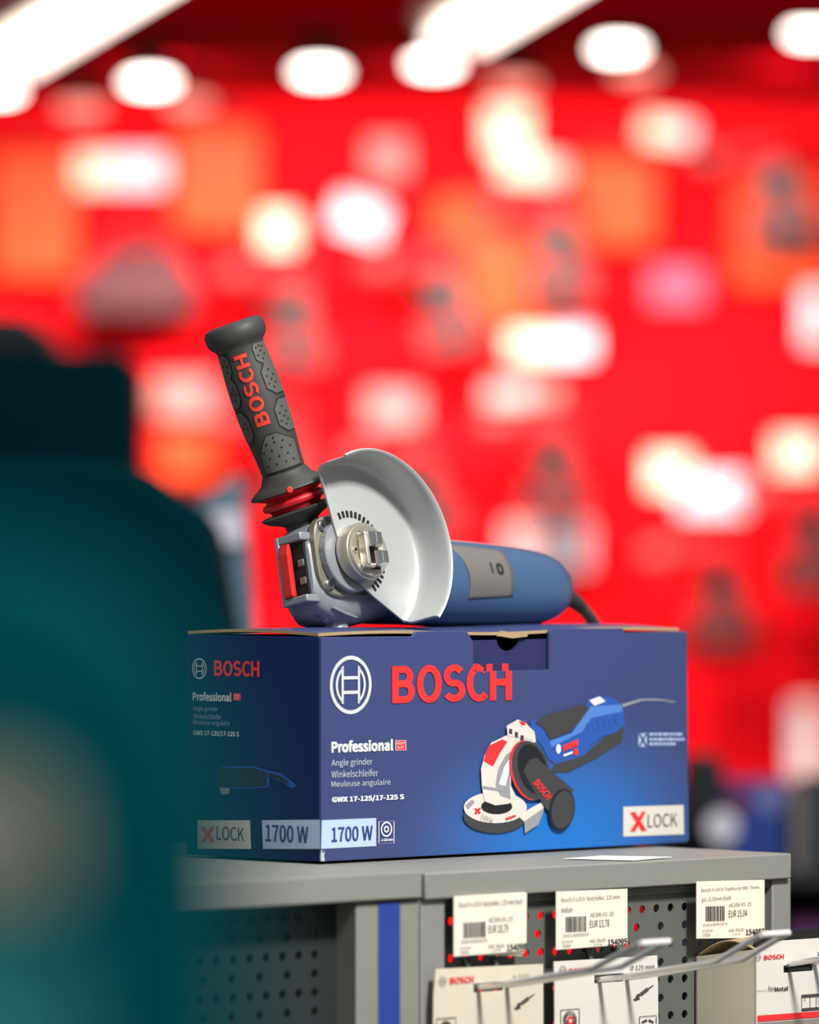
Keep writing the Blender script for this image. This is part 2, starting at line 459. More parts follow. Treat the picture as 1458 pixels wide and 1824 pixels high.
m = MB(); m.box((0, 0.004, 0), (0.04, 0.05, ZS - LIP)); m.build('upright', 'shelf_grey', left, bevel=0.001)
for xx in (0.0, q635):
    m = MB(); m.box((xx, 0.36, 0), (xx + 0.03, 0.40, ZS - LIP)); m.build('upright', 'shelf_grey', left, bevel=0.001)
rl, zl = LL(0.024).uv(560, 1700)
perforated(0.04, q635, ZS - LIP, ZS - 0.26, 0.024, left, 'perforated_panel', 'panel_shaded', rl, zl)
m = MB(); m.box((0.0, 0.402, 0.0), (wl, 0.406, ZS - LIP)); m.build('back_board', 'rack_black', left, smooth=0)
m = MB(); m.box((q748 - 0.004, 0.052, 0.0), (q748, 0.358, ZS - LIP)); m.build('end_board', 'shelf_dark', left, smooth=0)

# white slip on the shelf top
def on_top(px, py, z):
    d = (ZC - z) * FPX / (py - HOR); return Vector(((px - CX) / FPX * d, d - D0, z))
m = MB(); m.face([on_top(x, y, ZS + 0.0006) for x, y in ((1003, 1530), (1070, 1525), (1196, 1527), (1128, 1533))])
o = m.build('paper_slip', 'paper', smooth=0); tag(o, 'blank white paper slip lying on the grey shelf top', 'paper slip')
sd = o.modifiers.new('thick', 'SOLIDIFY'); sd.thickness = 0.0004; sd.offset = 1

# ------------------------------------------------------------------ the carton
TB = R(45); BO = Vector(((572 - CX) / FPX * D0, 0, ZS + 0.002))
MBX = Matrix.Translation(BO) @ Matrix.Rotation(TB, 4, 'Z')
L, W, H = 0.382, 0.139, 0.158
FF = Plane(MBX, (0, 0, 0), (1, 0, 0), (0, 0, 1))
LF = Plane(MBX, (0, W, 0), (0, -1, 0), (0, 0, 1))
LF.ax = Vector((0, -1, 0))
box = thing('carton', 'dark blue printed tool carton with white round emblem and red lettering, on the grey shelf', 'carton', BO, TB)
ga, gb = FF.uv(1000, 1500)
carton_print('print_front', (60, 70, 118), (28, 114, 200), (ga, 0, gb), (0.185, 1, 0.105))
T = 0.0028
ft = lambda px, py: FF.uv(px, py)
nx0, nz0 = ft(843, 1196); nx1, _ = ft(978, 1190)
tx0, _ = ft(737, 1128); tx1, _ = ft(838, 1128); sx1, _ = ft(1110, 1125)
rt = ft(1223, 1128); rb = ft(1231, 1500)
zt = 0.1572
outline = [(0.0, 0.0015), (0.002, 0.0), (L - 0.002, 0.0), (L, 0.002), (rt[0], zt), (sx1 + 0.001, zt - 0.0004), (sx1, zt + 0.003), (nx1 + 0.002, zt + 0.0036), (nx1, zt + 0.001), (nx1, nz0), (nx0, nz0),
           (nx0, zt - 0.006), (tx1 + 0.001, zt - 0.003), (tx1 - 0.004, zt + 0.0028), (tx0 + 0.003, zt + 0.003), (tx0, zt + 0.001), (tx0 - 0.001, zt - 0.0005), (0.0, zt)]
m = MB(); m.prism(outline, lambda a, b: Vector((a, 0, b)), lambda a, b: Vector((a, T, b)))
front = m.build('front_panel', 'print_front', box, smooth=0, bevel=0.0006)
# locking tab seen through the cut-out, with a half-round thumb hole
hx, hz = ft(910, 1131); _, hz2 = ft(910, 1160); hr = hz - hz2
arc = [(hx + hr * 0.98 * math.cos(R(180 + 180 * i / 14)), zt - 0.004 + hr * 0.7 * math.sin(R(180 + 180 * i / 14))) for i in range(15)]
poly = [(nx0 - 0.004, nz0 - 0.004), (nx1 + 0.004, nz0 - 0.004), (nx1 + 0.004, zt - 0.004)] + list(reversed(arc)) + [(nx0 - 0.004, zt - 0.004)]
m = MB(); m.prism(poly, lambda a, b: Vector((a, T + 0.0006, b)), lambda a, b: Vector((a, T + 0.0026, b)))
mat('print_tab', (42, 46, 92), 0.45)
tabp = m.build('lock_tab', 'print_tab', box, smooth=0); tabp['label'] = 'dark recessed locking tab'
m = MB()
m.box((0.0, T, 0.0), (T, W, zt)); 
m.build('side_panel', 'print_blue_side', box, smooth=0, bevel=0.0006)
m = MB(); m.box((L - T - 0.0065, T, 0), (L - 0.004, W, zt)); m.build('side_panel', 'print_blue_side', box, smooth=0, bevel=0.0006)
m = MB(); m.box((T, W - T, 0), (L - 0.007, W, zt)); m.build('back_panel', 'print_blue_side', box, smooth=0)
m = MB(); m.box((T, T, 0), (L - 0.007, W - T, T)); m.build('bottom_panel', 'board_brown', box, smooth=0)
# lid: slightly domed, slits of brown board along its edges
m = MB(); nxl, nyl = 30, 10
def lidz(a, b, k):
    bulge = 0.0022 * math.sin(math.pi * min(1, max(0, b))) + 0.0012 * math.sin(3.1 * math.pi * a) * (1 - b)
    return zt + 0.0006 + bulge + k
top = [[Vector((0.001 + (L - 0.0085) * i / nxl, T + 0.0012 + (W - T - 0.002) * j / nyl, lidz(i / nxl, j / nyl, 0.0022))) for j in range(nyl + 1)] for i in range(nxl + 1)]
bot = [[p - Vector((0, 0, 0.0022)) for p in r] for r in top]
m.slot = 0; m.quads(top, close=False)
m.slot = 1; m.quads(bot, close=False)
for A, B in ((top[0], bot[0]), (top[-1], bot[-1]), ([r[0] for r in top], [r[0] for r in bot]), ([r[-1] for r in top], [r[-1] for r in bot])):
    m.quads([A, B], close=False)
lid = m.build('lid', ['print_front', 'board_brown'], box, smooth=40, merge=True); lid['label'] = 'blue lid with brown board edges'
# torn brown board curl behind the thumb hole
m = MB()
tc = [ft(x, y) for x, y in ((890, 1133), (896, 1124), (912, 1127), (930, 1125), (940, 1129), (938, 1134), (912, 1137))]
m.prism(tc, lambda a, b: Vector((a, -0.0002, b)), lambda a, b: Vector((a, 0.0035, b)))
o = m.build('torn_edge', 'board_brown', box, smooth=0); o['label'] = 'torn brown board edge'
# worn lower corner
m = MB()
m.prism([(-0.0006, 0.0005), (0.003, 0.0003), (0.0022, 0.004), (0.0028, 0.0075), (0.0012, 0.005), (0.0002, 0.0085), (-0.0006, 0.004)], lambda a, b: Vector((a, -0.0005, b)), lambda a, b: Vector((a, 0.0006, b)))
m.build('worn_corner', 'print_grey', box, smooth=0)

# --- print on the front
m = MB(); emblem(FF, m, 623.5, 1220, 37, 52); m.build('emblem', 'print_silver', front, smooth=0)
# big lettering, the piece over the cut-out sits on the locking tab
def clipped_text(inside):
    mb = MB(); FF.text(mb, 'BOSCH', 697, 1254, 910, 1181, off=0.0, bold=0.030, space=1.06)
    bm = mb.bm
    def cut(co, no):
        bmesh.ops.bisect_plane(bm, geom=bm.verts[:] + bm.edges[:] + bm.faces[:], plane_co=co, plane_no=no)
    cut((nx0, 0, 0), (1, 0, 0)); cut((0, 0, nz0), (0, 0, 1))
    for f in bm.faces[:]:
        c = f.calc_center_median()
        if (c.x > nx0 and c.z > nz0) != inside: bm.faces.remove(f)
    for v in bm.verts[:]:
        if not v.link_faces: bm.verts.remove(v)
    for v in bm.verts: v.co.y += (T + 0.0002) if inside else -0.0006
    return mb
clipped_text(False).build('brand_lettering', 'print_red', front, smooth=0)
clipped_text(True).build('brand_lettering', 'print_red', tabp, smooth=0)
m = MB()
FF.text(m, 'Professional', 589, 1341, 699, 1316, bold=0.018)
m.build('line_lettering', 'print_white', front, smooth=0)
m = MB(); FF.text(m, 'GWX 17-125/17-125 S', 590, 1431, 718, 1414, bold=0.018)
m.build('white_lettering', 'print_white', front, smooth=0)
m = MB()
FF.text(m, 'o 125 mm', 678, 1498.5, 698, 1493, bold=0.02)
FF.frame(m, 673, 1462, 701, 1503, 1.6)
FF.ring(m, 687, 1477, 10, 13.5, 0.2); FF.ring(m, 687, 1477, 4.5, 6, 0.45)
m.build('disc_size_icon', 'print_white', front, smooth=0)
m = MB()
FF.text(m, 'Angle grinder', 589, 1368, 662, 1350); FF.text(m, 'Winkelschleifer', 589, 1385.5, 672, 1369.5); FF.text(m, 'Meuleuse angulaire', 589, 1405, 694, 1387)
m.build('description_lettering', 'print_grey', front, smooth=0)
m = MB(); m.slot = 0; FF.rect(m, 703, 1318, 722, 1337); m.slot = 1
FF.frame(m, 703, 1318, 722, 1337, 1.2); FF.text(m, 'HEAVY', 705.5, 1326.5, 719.5, 1321); FF.text(m, 'DUTY', 707, 1334, 718, 1328.5)
m.build('duty_badge', ['print_red', 'print_white'], front, smooth=0)
def quad_label(pl, mb, pts, off=0.0004): mb.face([pl.P(x, y, off) for x, y in pts])
m = MB(); m.slot = 0; FF.face = None
quad_label(FF, m, ((572, 1461), (669, 1457), (669, 1507), (571, 1512))); m.slot = 1
FF.text(m, '1700 W', 589, 1500, 662, 1470, off=0.0008, bold=0.006)
m.build('wattage_label', ['print_pale', 'print_textblue'], front, smooth=0)
m = MB(); m.slot = 0; quad_label(FF, m, ((1109, 1437), (1216, 1434), (1217, 1486), (1109, 1490)))
m.slot = 1; P = FF.P
Z6 = lambda x, y: (800 + x * 0.30178, 1110 + y * 0.30178)
def z6(mb, pts, slot, off):
    mb.slot = slot; mb.face([FF.P(*Z6(x, y), off) for x, y in pts])
z6(m, ((1062, 1118), (1090, 1112), (1160, 1222), (1132, 1230)), 1, 0.0008); z6(m, ((1132, 1112), (1155, 1112), (1090, 1230), (1062, 1228)), 1, 0.0009)
m.slot = 2; FF.text(m, 'LOCK', *Z6(1166, 1207), *Z6(1340, 1120), off=0.0008)
m.build('lock_label', ['print_beige', 'print_red', 'print_darkgrey'], front, smooth=0)
m = MB(); m.slot = 0
z6(m, ((1112, 652), (1162, 648), (1162, 728), (1112, 732)), 0, 0.0005)
z6(m, ((1112, 655), (1122, 652), (1162, 722), (1155, 730)), 1, 0.0007); z6(m, ((1155, 650), (1162, 656), (1120, 732), (1112, 726)), 1, 0.0007)
m.slot = 0
for y, x1 in ((655, 1340), (685, 1368), (712, 1335)):
    x = 1176
    while x < x1:
        w = random.choice((16, 24, 34)); z6(m, ((x, y - 7), (x + w, y - 8), (x + w, y + 8), (x, y + 9)), 0, 0.0005); x += w + 5
m.build('small_print', ['print_lightblue', 'print_textblue'], front, smooth=0)
# --- pictured grinder, printed flat
SL_ = ['print_darkgrey', 'print_beige', 'print_black', 'print_shadow', 'print_red', 'print_toolblue', 'print_toollight', 'print_white', 'print_darkgrey']
DK, BE, BK, SH, RD, TBL, TL, WH, DG = range(9)
m = MB()
_o = [0.0004]
def lay(pts, s):
    _o[0] += 0.00006; z6(m, pts, s, _o[0])
def ell(cx, cy, rx, ry, s, rot=0, n=32):
    c, si = math.cos(R(rot)), math.sin(R(rot))
    lay([(cx + rx * math.cos(2 * math.pi * i / n) * c - ry * math.sin(2 * math.pi * i / n) * si, cy + rx * math.cos(2 * math.pi * i / n) * si + ry * math.sin(2 * math.pi * i / n) * c) for i in range(n)], s)
lay(((1015, 478), (1130, 446), (1240, 448), (1330, 462), (1330, 468), (1240, 457), (1135, 457), (1020, 496)), SH)
lay(((620, 830), (800, 770), (960, 640), (1030, 600), (1012, 700), (860, 800), (700, 880), (590, 880)), DG)
lay(((470, 575), (520, 570), (560, 620), (590, 690), (720, 640), (770, 560), (815, 455), (870, 430), (960, 440), (1018, 485), (1032, 600), (975, 645), (900, 670), (830, 715), (795, 780), (620, 832), (580, 800), (540, 720), (490, 660)), TBL)
lay(((590, 695), (720, 650), (775, 570), (830, 490), (1010, 480), (1020, 520), (830, 560), (780, 640), (600, 730)), TL)
for i in range(6):
    x = 800 + i * 33; y = 615 - i * 10
    lay(((x, y - 18), (x + 9, y - 22), (x + 22, y + 26), (x + 12, y + 30)), TBL)
lay(((500, 585), (570, 540), (780, 480), (822, 500), (775, 565), (715, 635), (590, 690), (552, 622)), DG)
lay(((818, 456), (880, 432), (915, 462), (850, 486)), WH)
ell(637, 742, 14, 28, WH); lay(((663, 722), (752, 684), (754, 720), (665, 756)), RD); lay(((725, 745), (750, 738), (752, 775), (728, 780)), RD); lay(((665, 775), (720, 755), (720, 768), (665, 788)), WH)
ell(262, 1140, 188, 98, DG); ell(262, 1088, 186, 92, BE); ell(270, 1082, 92, 46, BK)
lay(((85, 1075), (125, 1040), (140, 1058), (100, 1100)), SH)
lay(((135, 1095), (150, 1092), (178, 1120), (165, 1128)), RD); lay(((165, 1088), (178, 1094), (148, 1130), (136, 1122)), RD)
lay(((320, 1150), (380, 1130), (384, 1140), (325, 1165)), RD)
lay(((395, 1140), (470, 1090), (545, 1050), (545, 1110), (512, 1190), (435, 1240), (430, 1170)), BE)
lay(((430, 1170), (545, 1090), (545, 1110), (512, 1190), (435, 1240)), SH)
lay(((180, 960), (175, 860), (195, 780), (235, 705), (330, 660), (350, 620), (440, 590), (490, 640), (500, 700), (440, 720), (385, 770), (350, 860), (352, 960), (380, 1020), (340, 1065), (260, 1075), (195, 1050)), BE)
lay(((260, 960), (275, 860), (320, 780), (370, 740), (350, 860), (345, 970), (350, 1040), (290, 1020)), SH)
lay(((280, 950), (310, 850), (350, 790), (340, 870), (320, 960)), WH)
lay(((185, 960), (345, 985), (345, 1000), (186, 978)), SH)
lay(((222, 722), (300, 685), (330, 700), (290, 760), (245, 845), (188, 812), (203, 760)), RD)
lay(((325, 605), (390, 568), (440, 590), (482, 650), (478, 690), (330, 665)), BE)
lay(((395, 580), (425, 578), (440, 600), (415, 605)), RD)
for x, y in ((338, 622), (372, 640), (405, 660)): lay(((x, y), (x + 20, y + 4), (x + 18, y + 34), (x, y + 30)), DG)
ell(452, 868, 180, 108, RD, 76); ell(466, 868, 178, 108, DG, 76); ell(475, 860, 150, 84, BK, 76)
lay(((420, 870), (455, 805), (500, 795), (560, 850), (720, 985), (700, 1010), (590, 1130), (545, 1080), (480, 985)), DG)
ell(648, 1100, 76, 124, BK, 8)
ell(652, 1100, 66, 112, DG, 8)
m.build('tool_picture', SL_, front, smooth=0)
def rot_text(pl, mb, s, p0, p1, hgt, off, bold=0.02, conv=Z6):
    """text along p0 -> p1 (pixels through conv), hgt to its left-hand side"""
    vs, fs = text_geo(s, bold, 1.0); dx, dy = p1[0] - p0[0], p1[1] - p0[1]; ln = math.hypot(dx, dy)
    nx_, ny_ = dy / ln * hgt, -dx / ln * hgt
    bl = [mb.bm.verts.new(pl.P(*conv(p0[0] + dx * u + nx_ * v, p0[1] + dy * u + ny_ * v), off + w)) for u, v, w in vs]
    for f in fs: mb.bm.faces.new([bl[i] for i in f]).material_index = mb.slot
m = MB(); rot_text(FF, m, 'BOSCH', (474, 945), (556, 1045), 44, 0.0032)
m.build('picture_lettering', 'print_red', front, smooth=0)
m = MB(); rot_text(FF, m, 'LOCK', (170, 1145), (232, 1182), 24, 0.0030, 0.0)
m.build('picture_lettering', 'print_darkgrey', front, smooth=0)

# --- print on the left end
side = [c for c in box.children if c.name.startswith('side_panel')][0]
m = MB(); emblem(LF, m, 356, 1191, 13, 18.5); m.build('emblem', 'print_silver', side, smooth=0)
m = MB(); LF.text(m, 'BOSCH', 382, 1204, 463.5, 1177.5, bold=0.035, space=1.05); m.build('brand_lettering', 'print_red', side, smooth=0)
m = MB(); LF.text(m, 'Professional', 344, 1248, 413.5, 1234, bold=0.018); m.build('line_lettering', 'print_white', side, smooth=0)
m = MB(); LF.text(m, 'GWX 17-125/17-125 S', 345, 1311, 427, 1303, bold=0.018)
m.build('white_lettering', 'print_white', side, smooth=0)
m = MB(); LF.text(m, 'Angle grinder', 345, 1268, 389, 1258.5); LF.text(m, 'Winkelschleifer', 345, 1280, 395, 1271.5); LF.text(m, 'Meuleuse angulaire', 345, 1293, 410, 1283.5)
m.build('description_lettering', 'print_lightblue', side, smooth=0)
m = MB(); m.slot = 0; LF.rect(m, 416, 1235, 429.5, 1247.5); m.slot = 1; LF.text(m, 'HEAVY', 418, 1240.5, 427.5, 1237); LF.text(m, 'DUTY', 419, 1245.5, 426.5, 1242)
m.build('duty_badge', ['print_red', 'print_white'], side, smooth=0)
m = MB(); m.slot = 0; quad_label(LF, m, ((467, 1461), (570.6, 1460), (570.6, 1512), (469, 1512))); m.slot = 1
LF.text(m, '1700 W', 474, 1499, 550, 1472, off=0.0008, bold=0.006); m.build('wattage_label', ['print_pale', 'print_textblue'], side, smooth=0)
m = MB(); m.slot = 0; quad_label(LF, m, ((352, 1461), (446, 1461), (448, 1512), (352, 1512))); m.slot = 1
LF.text(m, 'LOCK', 387, 1496, 436, 1474, off=0.0008); m.slot = 2
m.face([LF.P(x, y, 0.0008) for x, y in ((358, 1473), (365, 1473), (384, 1500), (377, 1500))]); m.face([LF.P(x, y, 0.0009) for x, y in ((377, 1473), (384, 1473), (365, 1500), (358, 1500))])
m.build('lock_label', ['print_beige', 'print_darkgrey', 'print_red'], side, smooth=0)
m = MB(); Z4 = lambda x, y: (310 + x * 0.2521, 1100 + y * 0.2522)
def z4(pts, s, off): m.slot = s; m.face([LF.P(*Z4(x, y), off) for x, y in pts])
z4(((340, 1050), (560, 1048), (660, 1078), (760, 1100), (840, 1160), (870, 1190), (830, 1205), (770, 1160), (680, 1130), (675, 1195), (540, 1212), (400, 1208), (330, 1130)), 0, 0.0004)
z4(((360, 1065), (560, 1062), (655, 1090), (660, 1188), (540, 1200), (400, 1196), (360, 1120)), 1, 0.0006)
z4(((665, 1095), (755, 1118), (820, 1168), (800, 1172), (740, 1142), (668, 1128)), 2, 0.0006)
z4(((415, 1075), (545, 1072), (600, 1084), (480, 1092)), 2, 0.0007)
z4(((300, 1060), (360, 1062), (370, 1130), (400, 1210), (330, 1250), (290, 1150)), 2, 0.0005)
z4(((325, 1200), (400, 1205), (390, 1245), (340, 1250)), 3, 0.0007)
m.build('tool_picture', ['print_cyan', 'board_dark', 'print_black', 'print_shadow'], side, smooth=0)

# ------------------------------------------------------------------ the angle grinder
be, de, al = R(47), R(2.5), R(12.6)
bx = Vector((math.cos(be) * math.cos(de), math.sin(be) * math.cos(de), -math.sin(de)))
nh = Vector((math.sin(be), -math.cos(be), 0)); uh = nh.cross(bx) * -1
if uh.z < 0: uh = -uh
nn = nh * math.cos(al) + uh * math.sin(al)
hh = nn.cross(bx)
GC = V(629, 987, 4.285)
GM = Matrix((bx, hh, nn)).transposed().to_4x4(); GM.translation = GC
base = GC.copy(); base.z = ZS + H + 0.003
grinder = thing('angle_grinder', 'blue and grey angle grinder with silver wheel guard, lying on the carton', 'power tool', (0, 0, 0))
grinder.matrix_world = Matrix.Translation(base)
GL = Matrix.Translation(-base) @ GM                # grinder's own frame inside the root
GI = GM.inverted()
def gp(mb, name, mats, parent=None, **k):
    """link a piece modelled in the grinder's frame; transforms are applied to the mesh"""
    bmesh.ops.transform(mb.bm, matrix=GL, verts=mb.bm.verts)
    return mb.build(name, mats, parent or grinder, **k)
def sup(x, hy, hz, yc, zc, e, n=40):
    out = []
    for i in range(n):
        t = 2 * math.pi * i / n; c, s = math.cos(t), math.sin(t)
        out.append(Vector((x, yc + hy * math.copysign(abs(c) ** (2 / e), c), zc + hz * math.copysign(abs(s) ** (2 / e), s))))
    return out
m = MB()
m.quads([sup(-0.033, 0.014, 0.009, -0.008, -0.026, 4), sup(-0.0315, 0.022, 0.013, -0.008, -0.026, 4.5), sup(-0.025, 0.031, 0.019, -0.008, -0.029, 4.5), sup(-0.012, 0.0365, 0.0235, -0.008, -0.0335, 4), sup(0.008, 0.038, 0.025, -0.008, -0.035, 3.6),
         sup(0.028, 0.036, 0.0265, -0.008, -0.0365, 3.2), sup(0.042, 0.033, 0.029, -0.008, -0.038, 2.8), sup(0.052, 0.0315, 0.0312, -0.008, -0.038, 2.3)], cap0=True, cap1=True)
housing = gp(m, 'gear_housing', 'cast_grey', smooth=40)
# ribs under the nose
m = MB(); m.tube([(-0.016, -0.0365, -0.0125), (-0.004, -0.0405, -0.0125), (0.012, -0.0425, -0.016)], [0.0012, 0.0016, 0.0010], 8); gp(m, 'rib', 'cast_grey', housing)
m = MB(); m.lathe([(0, 0.009), (0.0055, 0.0095), (0.006, 0.008)], (0.004, -0.0445, -0.030), (0, -1, 0), 24); gp(m, 'bearing_boss', 'cast_grey', housing)
for x, y, z in ((-0.020, -0.0385, -0.022), (-0.012, -0.043, -0.024)):
    m = MB(); m.lathe([(0, 0.0032), (0.002, 0.0032), (0.0024, 0.002)], (x, y, z), (-0.4, -0.9, 0.2), 14); gp(m, 'screw', 'zinc', housing)
# bearing cover with four screws
m = MB()
def ringz(z, r, e, n=48): return [Vector((r * math.copysign(abs(math.cos(2 * math.pi * i / n)) ** (2 / e), math.cos(2 * math.pi * i / n)), r * math.copysign(abs(math.sin(2 * math.pi * i / n)) ** (2 / e), math.sin(2 * math.pi * i / n)), z)) for i in range(n)]
m.quads([ringz(-0.014, 0.0300, 3.6), ringz(-0.0085, 0.0300, 3.6), ringz(-0.0075, 0.0290, 3.6)], cap0=True, cap1=True)
cover = gp(m, 'bearing_cover', 'cover_khaki', smooth=40)
for sx in (-1, 1):
    for sy in (-1, 1):
        m = MB(); m.slot = 0; m.lathe([(0, 0.0042), (0.003, 0.0042), (0.0037, 0.0034)], (sx * 0.0212, sy * 0.0215, -0.0090), (0, 0, 1), 20)
        m.slot = 1; m.lathe([(0, 0.0017), (0.0002, 0.0017)], (sx * 0.0212, sy * 0.0215, -0.0051), (0, 0, 1), 6)
        gp(m, 'screw', ['zinc', 'hole_dark'], cover)
m = MB(); m.lathe([(-0.0080, 0.0250), (-0.0070, 0.0272), (-0.0020, 0.0272), (-0.0011, 0.0264)], (0, 0, 0), (0, 0, 1), 56); collar = gp(m, 'guard_collar', 'cast_grey', smooth=40)
for a in (150, 172, 196, 220, 242):
    p = Vector((math.cos(R(a)) * 0.0268, math.sin(R(a)) * 0.0268, -0.0045)); ax = Vector((math.cos(R(a)), math.sin(R(a)), 0))
    m = MB(); m.lathe([(0, 0.0016), (0.0007, 0.0015)], p, ax, 12); gp(m, 'dimple', 'cover_khaki', collar)

# wheel guard: plate, rolled corner, skirt and lip
RG, SK = 0.068, 0.031
PH0, PH1 = R(113), R(-47.3)
NA = 72
inner = []
def seg(p, q, n): return [(p[0] + (q[0] - p[0]) * i / n, p[1] + (q[1] - p[1]) * i / n) for i in range(n)]
EDGE = [(-0.0246, 0.0579), (-0.0168, 0.0198), (-0.0125, 0.0035), (-0.0101, -0.0060), (-0.0042, -0.0154), (0.0059, -0.0240), (0.0156, -0.0312), (0.0450, -0.0488)]
for a_, b_, n_ in zip(EDGE, EDGE[1:], (24, 9, 6, 6, 7, 7, 13)): inner += seg(a_, b_, n_)
inner.append(EDGE[-1])
ni = len(inner) - 1
prof = [(0.061, 0.0), (0.0643, 0.0006), (0.0665, 0.0025), (0.0677, 0.0058), (0.068, 0.010), (0.068, 0.020), (0.0682, 0.0285), (0.0692, 0.0305), (0.0702, 0.0312)]
rings = []
for i in range(NA + 1):
    f = i / NA; ph = PH0 + (PH1 - PH0) * f
    k = f * ni; j = min(int(k), ni - 1); fr = k - j
    ix, iy = inner[j][0] + (inner[j + 1][0] - inner[j][0]) * fr, inner[j][1] + (inner[j + 1][1] - inner[j][1]) * fr
    cx_, cy_ = math.cos(ph), math.sin(ph)
    sk = 1.0 if i != 2 else 0.93
    if i < 2: sk = 0.97
    row = []
    for q in (0, 0.35, 0.7): row.append(Vector((ix + (cx_ * prof[0][0] - ix) * q, iy + (cy_ * prof[0][0] - iy) * q, 0)))
    for r_, z_ in prof: row.append(Vector((cx_ * r_, cy_ * r_, z_ * sk)))
    rings.append(row)
m = MB(); m.quads(rings, close=False)
guard = gp(m, 'wheel_guard', 'guard_silver', smooth=50)
sm = guard.modifiers.new('thick', 'SOLIDIFY'); sm.thickness = 0.0018; sm.offset = 0
bv = guard.modifiers.new('bevel', 'BEVEL'); bv.width = 0.0005; bv.segments = 2; bv.limit_method = 'ANGLE'; bv.angle_limit = R(55)
# slotted ring around the flange
m = MB()
for i in range(26):
    t = R(128 - i * 8.4)
    if t < R(-82): continue
    for r0, r1, w in ((0.0268, 0.0318, 0.0011),):
        c, s = math.cos(t), math.sin(t)
        pts = [(r0, -w), (r1 - 0.0006, -w), (r1, 0), (r1 - 0.0006, w), (r0, w)]
        ed = [p for p in EDGE]
        if any(min(y0_, y1_) <= s * r1 <= max(y0_, y1_) and c * r1 < x0_ + (x1_ - x0_) * (s * r1 - y0_) / (y1_ - y0_) + 0.003 for (x0_, y0_), (x1_, y1_) in zip(ed, ed[1:])): continue
        m.prism(pts, lambda a, b: Vector((a * c - b * s, a * s + b * c, 0.00095)), lambda a, b: Vector((a * c - b * s, a * s + b * c, 0.0014)))
slots = gp(m, 'slotted_ring', 'hole_dark', guard, smooth=0); slots['label'] = 'ring of dark slots'
# flange and quick-lock jaws
m = MB(); m.lathe([(-0.0005, 0.0200), (0.0012, 0.0200), (0.0014, 0.0212), (0.0095, 0.0212), (0.0107, 0.0206), (0.0107, 0.0196), (0.0122, 0.0193), (0.0132, 0.0185), (0.0132, 0.0135), (0.0128, 0.0130), (0.0128, 0.002)], (0.003, 0, 0), (0, 0, 1), 56)
flange = gp(m, 'mounting_flange', 'nickel', smooth=40)
for x, y in ((-0.0145, 0.0000), (-0.0102, -0.0122)):
    m = MB(); m.slot = 0; m.lathe([(0.0, 0.0025), (0.0007, 0.0023)], (x + 0.003, y, 0.0131), (0, 0, 1), 18); m.slot = 1; m.lathe([(0.0, 0.0014), (0.0002, 0.0014)], (x + 0.003, y, 0.0139), (0, 0, 1), 6)
    gp(m, 'socket_screw', ['nickel', 'hole_dark'], flange)
m = MB(); m.box((-0.0055, -0.0135, 0.0125), (0.012, 0.0135, 0.0137)); o = gp(m, 'slot_recess', 'hole_dark', flange)
m = MB()
m.box((-0.0080, -0.0125, 0.0128), (-0.0040, 0.0110, 0.0205)); m.box((-0.0080, 0.0080, 0.0128), (-0.0008, 0.0125, 0.0205)); m.box((-0.0080, -0.0140, 0.0128), (0.0010, -0.0105, 0.0195))
gp(m, 'lock_frame', 'nickel', flange, bevel=0.0012, seg=3)
for yc, dz in ((0.0066, -0.0006), (-0.0070, 0.0036)):
    m = MB()
    sq = lambda x0, x1, h, z0, z1: [Vector((x0 + dz, yc - h, z0)), Vector((x1 + dz, yc - h, z1)), Vector((x1 + dz, yc + h, z1)), Vector((x0 + dz, yc + h, z0))]
    m.quads([sq(-0.0034, 0.0078, 0.0056, 0.0132, 0.0132), sq(-0.0034, 0.0078, 0.0056, 0.0205, 0.0205), sq(-0.0014, 0.0056, 0.0043, 0.0265, 0.0252)], cap0=True, cap1=True)
    gp(m, 'lock_jaw', 'jaw_chrome', flange, smooth=0, bevel=0.0006)
# release lever at the nose
m = MB()
m.box((-0.0390, 0.0120, -0.037), (-0.022, 0.0180, -0.013)); m.box((-0.0400, -0.0330, -0.037), (-0.022, -0.0275, -0.013)); m.box((-0.0395, -0.0330, -0.0385), (-0.0365, 0.0180, -0.0345))
bracket = gp(m, 'lever_bracket', 'cast_grey', housing, bevel=0.0012, seg=3)
m = MB()
m.prism([(-0.0415, -0.0272), (-0.0365, -0.0272), (-0.0365, 0.0118), (-0.0395, 0.0118), (-0.0415, 0.004)], lambda a, b: Vector((a, b, -0.0342)), lambda a, b: Vector((a, b, -0.0250)))
o = gp(m, 'release_lever', 'lever_red', housing, smooth=0, bevel=0.0014, seg=3); o['label'] = 'red release lever'
m = MB(); m.box((-0.0345, -0.026, -0.034), (-0.030, 0.011, -0.0155)); gp(m, 'lever_well', 'hole_dark', housing, smooth=0)
for yy in (-0.017, -0.004):
    m = MB(); m.box((-0.0352, yy - 0.0022, -0.0225), (-0.030, yy + 0.003, -0.0165)); gp(m, 'lever_spring_block', 'tool_grey', housing, bevel=0.0006)

